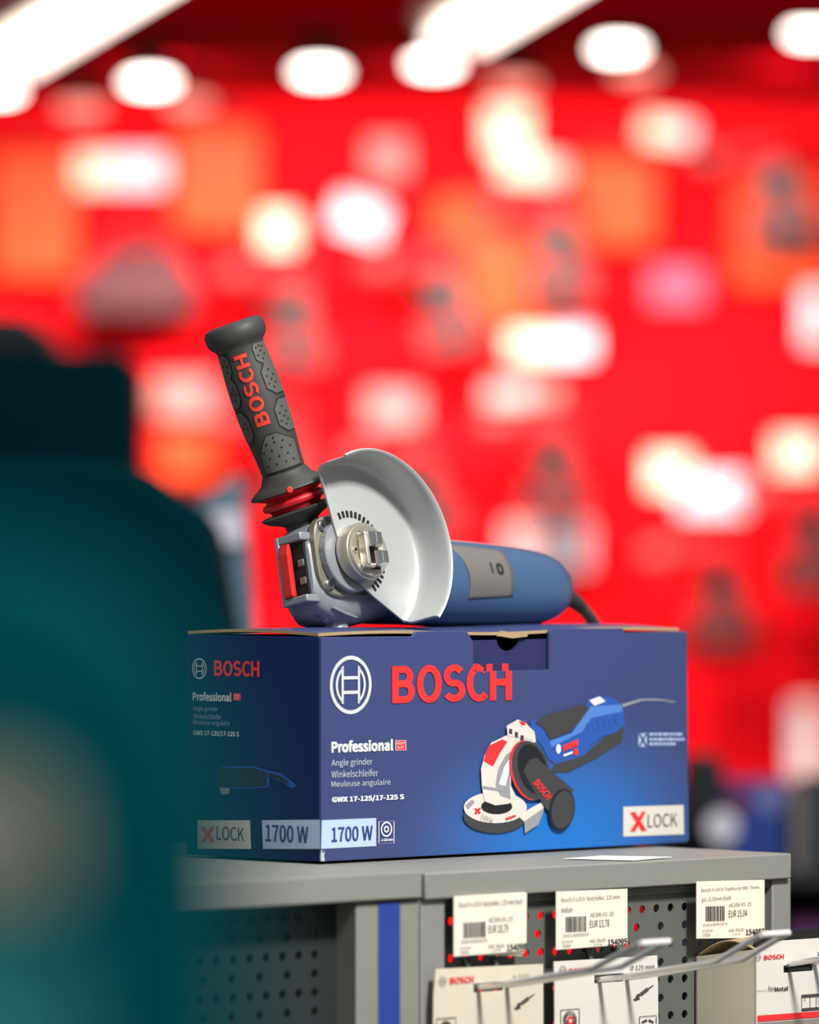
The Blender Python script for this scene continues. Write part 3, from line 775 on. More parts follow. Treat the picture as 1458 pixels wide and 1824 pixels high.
# motor housing
m = MB(); zc = -0.038; yc0 = -0.008
bod = [(0.026, 0.0300), (0.034, 0.0322), (0.058, 0.0324), (0.09, 0.0318), (0.13, 0.0320), (0.165, 0.0314), (0.196, 0.0304), (0.220, 0.0288), (0.237, 0.0266), (0.248, 0.0236), (0.256, 0.0196), (0.2605, 0.0138), (0.2625, 0.006)]
def rbody(x):
    for (x0, r0), (x1, r1) in zip(bod, bod[1:]):
        if x0 <= x <= x1: return r0 + (r1 - r0) * (x - x0) / (x1 - x0)
    return bod[-1][1]
m.quads([sup(x, r, r, yc0, zc, 2.15, 56) for x, r in bod], cap0=True, cap1=True)
motor = gp(m, 'motor_housing', 'tool_blue', smooth=50)
def cyl_patch(x0, x1, f0, f1, lift, nx=8, nf=14, skew=0.0, taper=0.0):
    rows = []
    for i in range(nx + 1):
        row = []
        for j in range(nf + 1):
            v = j / nf
            t0 = taper * (i / nx)
            f = R(f0 + t0 + (f1 - f0 - 2 * t0) * v)
            x = x0 + (x1 - x0) * i / nx + skew * (v - 0.5) * (1 - i / nx) + 0.004 * math.sin(math.pi * v) * (1 if i == 0 else 0)
            r = rbody(x) + lift
            row.append(Vector((x, yc0 + r * math.sin(f), zc + r * math.cos(f))))
        rows.append(row)
    return rows
m = MB(); m.quads(cyl_patch(0.122, 0.176, -34, 48, 0.0005, 10, 18, -0.012, 7), close=False)
pad = gp(m, 'switch_pad', 'pad_grey', motor, smooth=60); pad['label'] = 'grey textured switch pad'
sd = pad.modifiers.new('thick', 'SOLIDIFY'); sd.thickness = 0.001; sd.offset = 0
def wrap_text(mb, s, x, f, w, h, bold=0.03):
    vs, fs = text_geo(s, bold, 1.0)
    bl = []
    for u, v, w_ in vs:
        xx = x + w * (u - 0.5); ff = R(f) + h * (v - 0.5) / 0.03; r = rbody(xx) + 0.0013 + w_
        bl.append(mb.bm.verts.new(Vector((xx, yc0 + r * math.sin(ff), zc + r * math.cos(ff)))))
    for fc in fs: mb.bm.faces.new([bl[i] for i in fc])
m = MB(); wrap_text(m, 'I', 0.1530, 10, 0.0016, 0.0075); wrap_text(m, 'O', 0.1620, 9, 0.0075, 0.0085, 0.02)
gp(m, 'switch_symbols', 'hole_dark', pad, smooth=0)
m = MB()
for i in range(10):
    x = 0.142 + i * 0.0075; rows = []
    for xx in (x, x + 0.004):
        rows.append([Vector((xx, yc0 + (rbody(xx) + 0.0002) * math.sin(R(f)), zc + (rbody(xx) + 0.0002) * math.cos(R(f)))) for f in (-72, -69, -66)])
    m.quads(rows, close=False)
gp(m, 'vent_slots', 'hole_dark', motor, smooth=0)
# side handle
ga_ = R(17.6); SH = 1.045
hd = Vector((-math.sin(ga_), math.cos(ga_), 0)); ho = Vector((-0.0100, 0.0270, -0.0355))
cam_l = (GI.to_3x3() @ Vector((0, -1, 0.0))).normalized()
hf = (cam_l - hd * cam_l.dot(hd)).normalized(); hs = hd.cross(hf).normalized()    # hf faces the aisle, hs to the side
grip = [(0.0415, 0.0158), (0.048, 0.0161), (0.055, 0.0167), (0.065, 0.0177), (0.075, 0.0185), (0.088, 0.0190), (0.1, 0.0190), (0.112, 0.0184), (0.122, 0.0177), (0.130, 0.0173)]
def rgrip(s):
    for (x0, r0), (x1, r1) in zip(grip, grip[1:]):
        if x0 <= s <= x1: return r0 + (r1 - r0) * (s - x0) / (x1 - x0)
    return grip[0][1] if s < grip[0][0] else grip[-1][1]
m = MB(); m.lathe([(h_ * SH, r_ * (1.07 if 0.012 < h_ < 0.034 else 1)) for h_, r_ in [(0.0268, 0.020), (0.0270, 0.0262), (0.0280, 0.0276), (0.0295, 0.0272), (0.0320, 0.0235), (0.0355, 0.0192), (0.0395, 0.0172), (0.0408, 0.0166), (0.0412, 0.0152)] + grip + [(0.1325, 0.0180), (0.1345, 0.0202), (0.1375, 0.0220), (0.1410, 0.0226), (0.1450, 0.0222), (0.1475, 0.0205), (0.1488, 0.016), (0.149, 0.002)]], ho, hd, 56)
handle = gp(m, 'side_handle', 'rubber', smooth=50)
m = MB(); m.lathe([(h_ * SH, r_ * (1.07 if 0.012 < h_ < 0.034 else 1)) for h_, r_ in [(0.0135, 0.012), (0.0142, 0.0172), (0.0158, 0.0176), (0.0166, 0.0185), (0.0178, 0.0215), (0.0198, 0.0222), (0.0216, 0.0213), (0.0226, 0.0188), (0.0240, 0.0182), (0.0258, 0.0228), (0.0270, 0.0246), (0.0272, 0.012)]], ho, hd, 56)
o = gp(m, 'damping_ring', 'ring_red', handle, smooth=40); o['label'] = 'red ribbed damping ring'
m = MB(); m.lathe([(h_ * SH, r_ * (1.07 if 0.012 < h_ < 0.034 else 1)) for h_, r_ in [(-0.012, 0.0118), (0.004, 0.0125), (0.0055, 0.015), (0.0085, 0.0225), (0.0105, 0.0252), (0.0125, 0.0256), (0.0138, 0.0235), (0.0140, 0.012)]], ho, hd, 56); gp(m, 'lower_flange', 'rubber', handle, smooth=50)
m = MB(); m.lathe([(0.0265, 0.0010), (0.0265, 0.0016)], ho, hd, 8)
m.bm.clear(); pk = ho + hd * 0.0285 * SH + hf * 0.0287; m.lathe([(-0.003, 0.0024), (0.0012, 0.0024), (0.002, 0.0016)], pk, hf, 14); o = gp(m, 'index_pip', 'grip_red', handle)
def on_grip(s, th, lift):
    r = rgrip(s) + lift; return ho + hd * s * SH + (hf * math.cos(th) + hs * math.sin(th)) * r
# direction of +hs on screen decides the side
sgn = 1 if (GM.to_3x3() @ hs).x > 0 else -1
def cut_lines(bm, lo, hi, n, idx):
    for i in range(1, n):
        co = [0, 0, 0]; no = [0, 0, 0]; co[idx] = lo + (hi - lo) * i / n; no[idx] = 1
        bmesh.ops.bisect_plane(bm, geom=bm.verts[:] + bm.edges[:] + bm.faces[:], plane_co=co, plane_no=no)
def wrap_grip(mb, lift):
    for v in mb.bm.verts: v.co = on_grip(v.co.x, v.co.y / 0.019 , lift + v.co.z)
m = MB(); vs, fs = text_geo('BOSCH', 0.020, 1.04)
Lt, Ht = 0.0510, 0.0108
bl = [m.bm.verts.new((0.0755 + Lt * u, -sgn * (Ht * (v - 0.5) + 0.0022), w)) for u, v, w in vs]
for f in fs: m.bm.faces.new([bl[i] for i in f])
cut_lines(m.bm, -0.009, 0.009, 12, 1)
wrap_grip(m, 0.0005); gp(m, 'brand_lettering', 'grip_red', handle, smooth=0)
def hexpanel(poly, dots):
    """raised textured field with a groove around it and small pits; poly in (s, arc) with arc>0 on the right"""
    cs = sum(p[0] for p in poly) / len(poly); ca = sum(p[1] for p in poly) / len(poly)
    mb = MB(); mb.face([(s, sgn * a, 0) for s, a in [(cs + (p[0] - cs) * 1.09, ca + (p[1] - ca) * 1.09) for p in poly]])
    a0 = min(p[1] for p in poly) - 0.003; a1 = max(p[1] for p in poly) + 0.003
    lo_, hi_ = sorted((sgn * a0, sgn * a1)); cut_lines(mb.bm, lo_, hi_, 14, 1)
    cut_lines(mb.bm, min(p[0] for p in poly), max(p[0] for p in poly), 4, 0)
    wrap_grip(mb, 0.0002); gr = gp(mb, 'groove', 'rubber_dark', handle, smooth=0)
    mb = MB(); mb.face([(s, sgn * a, 0) for s, a in poly]); cut_lines(mb.bm, lo_, hi_, 14, 1); cut_lines(mb.bm, min(p[0] for p in poly), max(p[0] for p in poly), 4, 0)
    wrap_grip(mb, 0.0006); pn = gp(mb, 'grip_panel', 'rubber_panel', handle, smooth=60)
    mb = MB()
    for s, a in dots:
        mb.face([on_grip(s + 0.0008 * math.cos(k * math.pi / 4), (sgn * a + 0.0008 * math.sin(k * math.pi / 4)) / 0.019, 0.0009) for k in range(8)])
    if dots: gp(mb, 'pits', 'rubber_dark', pn, smooth=0)
for sc_, up_ in ((0.0781, 0.0112), (0.1048, 0.0112), (0.1255, 0.0050)):
    P_ = [(sc_ - 0.0112, 0.0150), (sc_ - 0.0060, 0.0090), (sc_ + up_ * 0.5, 0.0090), (sc_ + up_, 0.0090 + up_ * 0.45), (sc_ + up_, 0.026), (sc_ - 0.0112, 0.026)]
    hexpanel(P_, [(sc_ - 0.0035, 0.0115), (sc_ + 0.0020, 0.0120), (sc_ - 0.0008, 0.0150), (sc_ - 0.0065, 0.0150), (sc_ + up_ * 0.55, 0.0155), (sc_ - 0.0035, 0.0180), (sc_ + 0.0018, 0.0185)])
for sc_, up_ in ((0.0777, 0.0112), (0.1026, 0.0112), (0.1225, 0.0070)):
    P_ = [(sc_ - 0.0105, -0.0165), (sc_ - 0.0055, -0.0125), (sc_ + up_ * 0.5, -0.0125), (sc_ + up_, -0.0125 - up_ * 0.35), (sc_ + up_, -0.026), (sc_ - 0.0105, -0.026)]
    hexpanel(list(reversed(P_)), [(sc_ - 0.001, -0.0155), (sc_ + 0.003, -0.0170), (sc_ - 0.005, -0.0175), (sc_, -0.0195)])
P_ = [(0.0430, -0.0165), (0.0430, 0.0185), (0.0600, 0.0190), (0.0640, 0.0105), (0.0680, 0.0045), (0.0680, -0.0035), (0.0630, -0.0085), (0.0560, -0.0140)]
hexpanel(P_, [(0.0475, -0.0105), (0.0475, -0.003), (0.0475, 0.005), (0.0475, 0.012), (0.0525, -0.0065), (0.0525, 0.001), (0.0525, 0.0085), (0.0575, -0.0100), (0.0575, -0.003), (0.0575, 0.005), (0.0570, 0.0125), (0.0625, -0.0055), (0.0625, 0.001), (0.0620, 0.0075), (0.0655, 0.001)])
# cord
def curve_pts(pts, n=8):
    out = []
    for i in range(len(pts) - 1):
        p0, p1, p2, p3 = pts[max(i - 1, 0)], pts[i], pts[i + 1], pts[min(i + 2, len(pts) - 1)]
        for k in range(n):
            t = k / n
            out.append(0.5 * ((2 * p1) + (p2 - p0) * t + (2 * p0 - 5 * p1 + 4 * p2 - p3) * t * t + (3 * p1 - p0 - 3 * p2 + p3) * t ** 3))
    out.append(pts[-1]); return out
cw = [V(992, 1056, 4.50), V(1014, 1066, 4.53), V(1040, 1088, 4.56), V(1062, 1122, 4.60), V(1074, 1180, 4.63), V(1078, 1300, 4.65), V(1074, 1700, 4.66)]
last = cw[-1]; cw += [Vector((last.x, last.y, 0.3)), Vector((last.x + 0.02, last.y + 0.05, 0.012)), Vector((last.x + 0.25, last.y + 0.35, 0.008))]
m = MB(); m.tube([p - base for p in curve_pts(cw[1:])], 0.0050, 12); m.build('power_cord', 'cable', grinder, smooth=60)
m = MB(); sp = curve_pts(cw[:4], 10); sp = sp[:18]
m.tube([p - base for p in sp], [0.0080 - 0.0024 * i / (len(sp) - 1) for i in range(len(sp))], 14); m.build('cord_sleeve', 'rubber', grinder, smooth=60)

# ------------------------------------------------------------------ hooks, price tags and hanging packs
def hook(px, py, bend, tip, label, group, yb=PY):
    """double-wire display hook standing out of the panel; px,py its root, bend and tip as (distance out, height gained)"""
    a, z = SL(yb).uv(px, py)
    t = thing('display_hook', label, 'hook', MS @ Vector((a, yb, z)), TH, group)
    g = 0.0275
    pts = lambda x: [Vector((x, 0.0005, 0)), Vector((x, -0.03, bend[1] * 0.2)), Vector((x, -bend[0] + 0.006, bend[1] * 0.94)), Vector((x, -bend[0], bend[1])), Vector((x, -bend[0] - 0.006, bend[1] + 0.0028)), Vector((x, -tip[0] + 0.004, tip[1] - 0.0016)), Vector((x, -tip[0], tip[1]))]
    m = MB(); m.tube(pts(0), 0.0021, 10); m.build('wire', 'chrome', t, smooth=60)
    m = MB(); m.tube(pts(g), 0.0021, 10); m.build('wire', 'chrome', t, smooth=60)
    m = MB(); m.tube([Vector((-0.0005, -tip[0], tip[1])), Vector((g + 0.0005, -tip[0], tip[1]))], 0.0024, 10); m.build('crossbar', 'fitting_white', t, smooth=60)
    m = MB(); m.tube([Vector((0, 0.0, 0)), Vector((0, -0.0035, 0.004)), Vector((0, -0.0045, 0.014)), Vector((0, -0.002, 0.021)), Vector((0, 0.004, 0.0215))], 0.0021, 8); m.build('peg', 'zinc', t, smooth=60)
    m = MB(); m.tube([Vector((g, 0.0, 0)), Vector((g, -0.0035, 0.004)), Vector((g, -0.0045, 0.014)), Vector((g, -0.002, 0.021)), Vector((g, 0.004, 0.0215))], 0.0021, 8); m.build('peg', 'zinc', t, smooth=60)
    return t
HG = 'double wire hooks on the perforated panel'
hook(826, 1762, (0.124, 0.0205), (0.168, 0.0395), 'wire display hook through the cream pack under the first price tag', HG)
hook(1045, 1748, (0.124, 0.0205), (0.166, 0.0405), 'wire display hook through the pack with the round brush picture', HG)
hook(1293, 1733, (0.124, 0.0205), (0.166, 0.0405), 'wire display hook through the white carton at the right edge', HG)

def price_tag(corners, lines, price, code, sku, label, behind):
    yv = -0.003
    pl = SL(yv)
    (a0, z0), (a1, z1) = pl.uv(*corners[3]), pl.uv(*corners[1])
    t = thing('price_tag', label, 'price tag', MS @ Vector((a0, yv, z0)), TH, 'printed price tags under the shelf edge')
    loc = Matrix.Translation(MS @ Vector((a0, yv, z0))) @ Matrix.Rotation(TH, 4, 'Z')
    F = Plane(loc, (0, 0, 0), (1, 0, 0), (0, 0, 1))
    C = [F.uv(*c) for c in corners]
    m = MB(); m.prism(C, lambda a, b: Vector((a, 0, b)), lambda a, b: Vector((a, 0.0006, b))); card = m.build('card', 'tag_cream', t, smooth=0)
    x0, y0 = corners[0]; x1, y1 = corners[1]; xb, yb = corners[3]
    w, h = x1 - x0, yb - y0; sl = (y1 - y0) / w
    U = lambda fx, fy: (x0 + fx * w, y0 + fy * h + fx * w * sl)
    ink = MB(); light = MB()
    for i, s in enumerate(lines):
        p, q = U(0.07, 0.20 + 0.17 * i), U(0.07 + min(0.86, 0.0255 * len(s)), 0.09 + 0.17 * i)
        F.text(light, s, *p, *q, off=0.0004)
    x = 0.13; random.seed(len(lines[0]) + int(sku[-2:]))
    while x < 0.42:
        bw = random.choice((0.008, 0.008, 0.014, 0.02)); F.poly(ink, [U(x, 0.44), U(x + bw, 0.44), U(x + bw, 0.70), U(x, 0.70)], 0.0004); x += bw + random.choice((0.008, 0.012))
    F.text(light, '3165140953870', *U(0.09, 0.79), *U(0.45, 0.725), off=0.0004)
    F.text(light, code, *U(0.47, 0.46), *U(0.80, 0.38), off=0.0004)
    F.text(ink, 'EUR ' + price, *U(0.47, 0.67), *U(0.74, 0.51), off=0.0004)
    F.text(light, '02.09.04', *U(0.08, 0.89), *U(0.23, 0.84), off=0.0004); F.text(light, '7050', *U(0.08, 0.97), *U(0.20, 0.91), off=0.0004)
    F.text(light, 'inkl. MwSt', *U(0.47, 0.90), *U(0.69, 0.82), off=0.0004); F.text(light, '1/STK', *U(0.52, 0.97), *U(0.64, 0.91), off=0.0004)
    F.text(ink, sku, *U(0.72, 0.96), *U(0.99, 0.845), off=0.0004, bold=0.01)
    ink.build('lettering', 'tag_ink', card, smooth=0); light.build('lettering', 'tag_ink_light', card, smooth=0)
    # cards filed behind it
    for k in range(behind):
        o = 0.0012 * (k + 1); e = 0.0016 * (k + 1)
        Cb = [(C[0][0] + e, C[0][1] + 0.0003 * k), (C[1][0] - e * 0.3, C[1][1] + 0.0002), (C[2][0] - e * 0.6, C[2][1] - e * 1.2), (C[3][0] + e, C[3][1] + e * 0.3)]
        m = MB(); m.prism(Cb, lambda a, b: Vector((a, o, b)), lambda a, b: Vector((a, o + 0.0006, b))); m.build('spare_card', 'tag_cream', t, smooth=0)
    # clip over the edge rail
    ca = (C[0][0] + C[1][0]) / 2; ct = max(C[0][1], C[1][1])
    m = MB(); m.box((ca - 0.004, 0.0045, ct - 0.012), (ca + 0.004, PY - yv - 0.0005, ct - 0.009)); m.build('holder', 'zinc', t, smooth=0)
    return t
price_tag([(808, 1598), (938, 1590), (937, 1693), (808, 1704)], ['Bosch X-LOCK Stützteller, 125 mm hard'], '18,79', 'AE306-01-20', '154098', 'cream price tag reading EUR 18,79, nearest the blue striped upright', 2)
price_tag([(990, 1588), (1117, 1583), (1117, 1682), (990, 1692)], ['Bosch X-LOCK Stützteller, 125 mm', 'medium'], '13,78', 'AE306-01-20', '154095', 'cream price tag reading EUR 13,78, above the pack with the round brush', 0)
price_tag([(1240, 1570), (1361, 1567), (1361, 1670), (1240, 1672)], ['Bosch X-LOCK Topfbürste Wlf. 75mm,', 'gez.,0,35mm Stahl'], '15,04', 'AE306-01-20', '154083', 'cream price tag reading EUR 15,04, above the white carton', 0)

def mini_grinder(F, mb, x, y, k):
    """line drawing of a small grinder slanting up to the right"""
    q = lambda pts: F.poly(mb, [(x + a * k, y - b * k) for a, b in pts], 0.0005)
    q(((-4, -6), (0, -9), (9, -6), (8, -3), (0, -4))); q(((0, -3), (3, 3), (8, 5), (10, 1), (7, -3)))
    q(((9, 2), (24, 13), (26, 11), (12, 0))); q(((9, 6), (22, 16), (24, 14), (10, 4))); q(((24, 15), (34, 21), (35, 20), (26, 13)))
def pack(name, yv, corners, zlow, slot, label, m_card, cat='tool pack', group=None):
    """flat card pack with a real euro slot; corners = top-left, top-right pixels"""
    pl = SL(yv)
    (a0, z0), (a1, z1) = pl.uv(*corners[0]), pl.uv(*corners[1])
    org = MS @ Vector((a0, yv, z0)); t = thing(name, label, cat, org, TH, group)
    loc = Matrix.Translation(org) @ Matrix.Rotation(TH, 4, 'Z')
    F = Plane(loc, (0, 0, 0), (1, 0, 0), (0, 0, 1))
    w = a1 - a0; dz = z1 - z0
    s0, s1 = F.uv(slot[0], slot[3]), F.uv(slot[2], slot[1])       # slot lower left, upper right
    lowl, lowr = F.uv(*corners[2]), F.uv(*corners[3])
    mb = MB()
    def strip(poly): mb.prism(poly, lambda a, b: Vector((a, 0, b)), lambda a, b: Vector((a, 0.0010, b)))
    zt_ = lambda a: dz * a / w
    xa = lambda z: lowl[0] * (z / lowl[1]) if z < 0 else 0
    xb = lambda z: w + (lowr[0] - w) * ((z - dz) / (lowr[1] - dz)) if z < dz else w
    zs0, zs1, xs0, xs1 = s0[1], s1[1], s0[0], s1[0]
    strip([(0, 0), (xa(zs1), zs1), (xb(zs1), zs1), (w, dz)][::-1])
    strip([(xa(zs1), zs1), (xa(zs0), zs0), (xs0, zs0), (xs0, zs1)][::-1]); strip([(xs1, zs1), (xs1, zs0), (xb(zs0), zs0), (xb(zs1), zs1)][::-1])
    strip([(xa(zs0), zs0), (lowl[0], zlow), (lowr[0], zlow), (xb(zs0), zs0)][::-1])
    body = mb.build('card', m_card, t, smooth=0)
    return t, F, body, (w, dz)
# pack under the first tag
t, F, body, _ = pack('accessory_pack', -0.004, [(776, 1726), (967, 1717), (768, 1824), (967, 1824)], -0.16, (843, 1748, 896, 1768), 'cream hanging pack with red lettering under the EUR 18,79 tag', 'card_cream', group='hanging accessory packs')
m = MB(); F.text(m, 'BOSCH', 800, 1753, 842, 1738, bold=0.035); m.build('brand_lettering', 'print_red', body, smooth=0)
m = MB(); emblem(F, m, 787, 1748, 6.5, 9); F.text(m, 'o 125', 912, 1742, 941, 1734); m.build('emblem', 'tag_ink_light', body, smooth=0)
m = MB(); mini_grinder(F, m, 918, 1790, 0.95); m.build('line_drawing', 'tag_ink', body, smooth=0)
m = MB(); F.frame(m, 776, 1813, 811, 1850, 1.2); F.disc(m, 793, 1832, 11, 14); m.build('disc_picture', 'tag_ink', body, smooth=0)
m = MB(); F.rect(m, 776, 1788, 796, 1789.5); F.rect(m, 938, 1773, 958, 1774.5); m.build('crease', 'paper', body, smooth=0)
m = MB(); m.prism([(0.012, 0.0025), (0.085, 0.0035), (0.095, -0.15), (0.004, -0.15)], lambda a, b: Vector((a, 0.0035, b)), lambda a, b: Vector((a, 0.0180, b)))
bb = m.build('backing_sleeve', 'card_cream', t, smooth=0, bevel=0.0006)
bpy.data.objects.remove(bb)
# pack with the brush picture
t, F, body, _ = pack('accessory_pack', -0.002, [(986, 1713), (1170, 1702), (989, 1824), (1174, 1824)], -0.16, (1058, 1733, 1110, 1752), 'cream hanging pack with round brush picture under the EUR 13,78 tag', 'card_white', group='hanging accessory packs')
m = MB(); F.text(m, 'BOSCH', 1012, 1736, 1050, 1722, bold=0.035); m.build('brand_lettering', 'print_red', body, smooth=0)
m = MB(); emblem(F, m, 1001, 1729, 6.5, 9); m.build('emblem', 'tag_ink_light', body, smooth=0)
m = MB(); m.slot = 0; F.text(m, 'Ø 125 mm', 1121, 1728.5, 1164, 1717); mini_grinder(F, m, 1130, 1774, 0.95); m.build('line_drawing', 'tag_ink', body, smooth=0)
m = MB(); F.frame(m, 997, 1797, 1031, 1842, 1.4)
for i in range(18):
    t0 = R(i * 20)
    F.poly(m, [(1014 + 6.5 * math.cos(t0), 1817 + 8.5 * math.sin(t0)), (1014 + 12.5 * math.cos(t0 + 0.25), 1817 + 16.5 * math.sin(t0 + 0.25)), (1014 + 12.5 * math.cos(t0 + 0.47), 1817 + 16.5 * math.sin(t0 + 0.47)), (1014 + 6.5 * math.cos(t0 + 0.22), 1817 + 8.5 * math.sin(t0 + 0.22))])
F.frame(m, 1137, 1809, 1168, 1845, 1.4); F.poly(m, ((1141, 1820), (1150, 1815), (1152, 1819), (1143, 1823))); F.poly(m, ((1155, 1815), (1164, 1820), (1162, 1823), (1153, 1819)))
m.slot = 1; F.disc(m, 1014, 1818, 6, 8, 0.0007); m.slot = 2; F.disc(m, 1014, 1818, 2.4, 3.2, 0.0009)
m.build('brush_picture', ['tag_ink', 'print_red', 'paper'], body, smooth=0)
m = MB(); F.rect(m, 997, 1771, 1017, 1772.5); F.rect(m, 1148, 1757, 1166, 1758.5); m.build('crease', 'paper', body, smooth=0)
# white carton with a hang tab
yv = -0.050; pl = SL(yv)
a0, z0 = pl.uv(1345, 1691)
org = MS @ Vector((a0, yv, z0)); t = thing('hanging_carton', 'white hanging carton with red stripe and brown top edge, right end of the panel', 'carton', org, TH)
loc = Matrix.Translation(org) @ Matrix.Rotation(TH, 4, 'Z'); F = Plane(loc, (0, 0, 0), (1, 0, 0), (0, 0, 1)); Fs = Plane(loc, (0, 0, 0), (0, -1, 0), (0, 0, 1))
sl0 = Fs.uv(1228, 1703)
dp = min(-sl0[0], 0.058); zb = sl0[1]
s0, s1 = F.uv(1395, 1733), F.uv(1448, 1716); wd = 0.115; zl_ = -0.15
ztop = F.uv(1400, 1675)[1]
mb = MB()
def st(poly): mb.prism(poly, lambda a, b: Vector((a, 0, b)), lambda a, b: Vector((a, 0.0012, b)))
st([(0, 0), (0.012, ztop * 0.7), (0.03, ztop), (wd - 0.03, ztop), (wd, 0), (wd, s1[1]), (0, s1[1])])
st([(0, s1[1]), (s0[0], s1[1]), (s0[0], s0[1]), (0, s0[1])]); st([(s1[0], s1[1]), (wd, s1[1]), (wd, s0[1]), (s1[0], s0[1])]); st([(0, s0[1]), (wd, s0[1]), (wd, zl_), (0, zl_)])
front2 = mb.build('front_panel', 'card_white', t, smooth=0)
m = MB(); m.prism([(0, 0), (-dp, zb), (-dp, zl_), (0, zl_)], lambda a, b: Vector((0, -a, b)), lambda a, b: Vector((0.0012, -a, b))); side2 = m.build('side_panel', 'card_cream', t, smooth=0)
m = MB(); m.box((0.002, 0.002, zl_), (wd, 0.004, s0[1] + 0.03)); o = m.build('inner_liner', 'hole_dark', t, smooth=0)
m = MB(); m.box((0, dp - 0.0012, zl_), (wd, dp, zb)); m.build('back_panel', 'card_cream', t, smooth=0)
m = MB(); n = 12
rows = [[Vector((0.0, dp * (1 - i / n) , zb + (0 - zb) * i / n + 0.009 * math.sin(math.pi * i / n))) for i in range(n + 1)], [Vector((0.07, dp * (1 - i / n), zb * 0.6 + (0 - zb) * i / n + 0.010 * math.sin(math.pi * i / n))) for i in range(n + 1)]]
m.quads(rows, close=False); o = m.build('top_flap', 'board_brown', t, smooth=60); sd = o.modifiers.new('thick', 'SOLIDIFY'); sd.thickness = 0.0012
m = MB(); F.text(m, 'BOSCH', 1359, 1709.5, 1394.5, 1699, bold=0.035); m.build('brand_lettering', 'print_red', front2, smooth=0)
m = MB(); F.poly(m, ((1348, 1809), (1458, 1801), (1500, 1798), (1500, 1809), (1458, 1812), (1348, 1820))); m.build('red_stripe', 'print_red', front2, smooth=0)
m = MB(); emblem(F, m, 1348.5, 1705, 5.5, 6.5); F.poly(m, ((1348, 1822), (1500, 1811), (1500, 1900), (1348, 1900))); F.text(m, 'Heavy', 1347, 1767, 1366, 1762); m.build('grey_print', 'tag_ink_light', front2, smooth=0)
m = MB(); F.text(m, 'for', 1367, 1766, 1377, 1755); F.text(m, 'Metal', 1378, 1766, 1402, 1756, bold=0.01); F.frame(m, 1426, 1771, 1500, 1796, 1.0)
for x in (1441, 1452): F.rect(m, x, 1772, x + 0.8, 1795)
F.text(m, '1', 1430, 1782, 1433, 1775); F.text(m, 'Ø', 1455, 1703, 1463, 1694)
m.build('dark_print', 'tag_ink', front2, smooth=0)

# ------------------------------------------------------------------ foreground: soft teal bag close to the lens
def prof_solid(name, pts, d, depth, m_, bevel, parent=None, seg=4):
    """outline given where it stands at depth d, built as a solid of its own thickness"""
    P = [V(x, y, d) for x, y in pts]
    mb = MB(); mb.prism([(p.x, p.z) for p in P], lambda a, b: Vector((a, d - D0, b)), lambda a, b: Vector((a, d - D0 + depth, b)))
    return mb.build(name, m_, parent, bevel=bevel, seg=seg)
dF = 1.5
fl = ZC - (2060 - HOR) / FPX * dF
stand = thing('display_plinth', 'grey display plinth below the frame carrying the teal bag', 'plinth', (-0.16, dF - D0 + 0.06, 0))
m = MB(); m.box((-0.14, -0.1, 0), (0.14, 0.1, fl - 0.02)); m.build('body', 'shelf_grey', stand, bevel=0.003)
m = MB(); m.box((-0.15, -0.11, fl - 0.02), (0.15, 0.11, fl)); m.build('top_board', 'shelf_grey', stand, bevel=0.002)
bag = thing('tool_bag', 'large out of focus teal tool bag close to the lens at the left edge', 'bag', (0, 0, 0))
prof_solid('body', [(-700, 2060), (-700, 1000), (-120, 950), (80, 985), (215, 1070), (315, 1190), (385, 1340), (412, 1500), (420, 1700), (415, 2060)], dF, 0.09, 'teal', 0.010, bag)
mat('tag_beige', (214, 208, 176), 0.7)
o = prof_solid('paper_label', [(-260, 1590), (-260, 1380), (40, 1380), (90, 1420), (100, 1580)], dF - 0.003, 0.002, 'tag_beige', 0.0004, bag); o['label'] = 'beige paper label'
mat('teal_lit', (70, 176, 176), 0.9, spec=0.02)  # brighter light low on the bag, painted as a raised lighter patch
o = prof_solid('lit_patch', [(-260, 2050), (-260, 1690), (90, 1690), (130, 1730), (140, 2050)], dF - 0.004, 0.003, 'teal_lit', 0.0008, bag); o['label'] = 'lighter teal patch painted as light on the bag'
m = MB(); m.tube(curve_pts([V(-600, 1030, dF + 0.05), V(-560, 880, dF + 0.05), V(-420, 830, dF + 0.05), V(-280, 870, dF + 0.05), V(-230, 1010, dF + 0.05)]), 0.009, 12); m.build('carry_handle', 'teal_black', bag, smooth=60)

# ------------------------------------------------------------------ mid distance, left: dark display tower and slanted post
dB = 5.6
tower = thing('display_tower', 'tall dark teal display tower rising behind the sloping cabinet at the left', 'display', (0, 0, 0))
cabinet = thing('display_cabinet', 'dark teal display cabinet with a sloping shoulder behind the carton', 'cabinet', (0, 0, 0))
def floor_solid(name, pts, d, depth, m_, parent, bevel=0.01):
    P = [V(x, y, d) for x, y in pts]
    P2 = [(p.x, p.z) for p in P]; P2 = [(P2[0][0], 0.0)] + P2 + [(P2[-1][0], 0.0)]
    mb = MB(); mb.prism(P2, lambda a, b: Vector((a, d - D0, b)), lambda a, b: Vector((a, d - D0 + depth, b)))
    return mb.build(name, m_, parent, bevel=bevel)
dT = 7.4
floor_solid('tower_body', [(-420, 625), (222, 625), (240, 650), (242, 1150)], dT, 0.35, 'teal_dark', tower)
prof_solid('top_crate', [(-420, 624), (-420, 560), (40, 560), (78, 585), (92, 624)], dT, 0.3, 'teal_black', 0.006, tower)
floor_solid('cabinet_body', [(-420, 815), (60, 818), (190, 822), (246, 838), (300, 874), (352, 912), (376, 945), (394, 1030), (412, 1150)], dB, 0.33, 'teal_dark', cabinet)
P_ = [V(x, y, dB) for x, y in ((-300, 1000), (330, 1000), (350, 1150))]
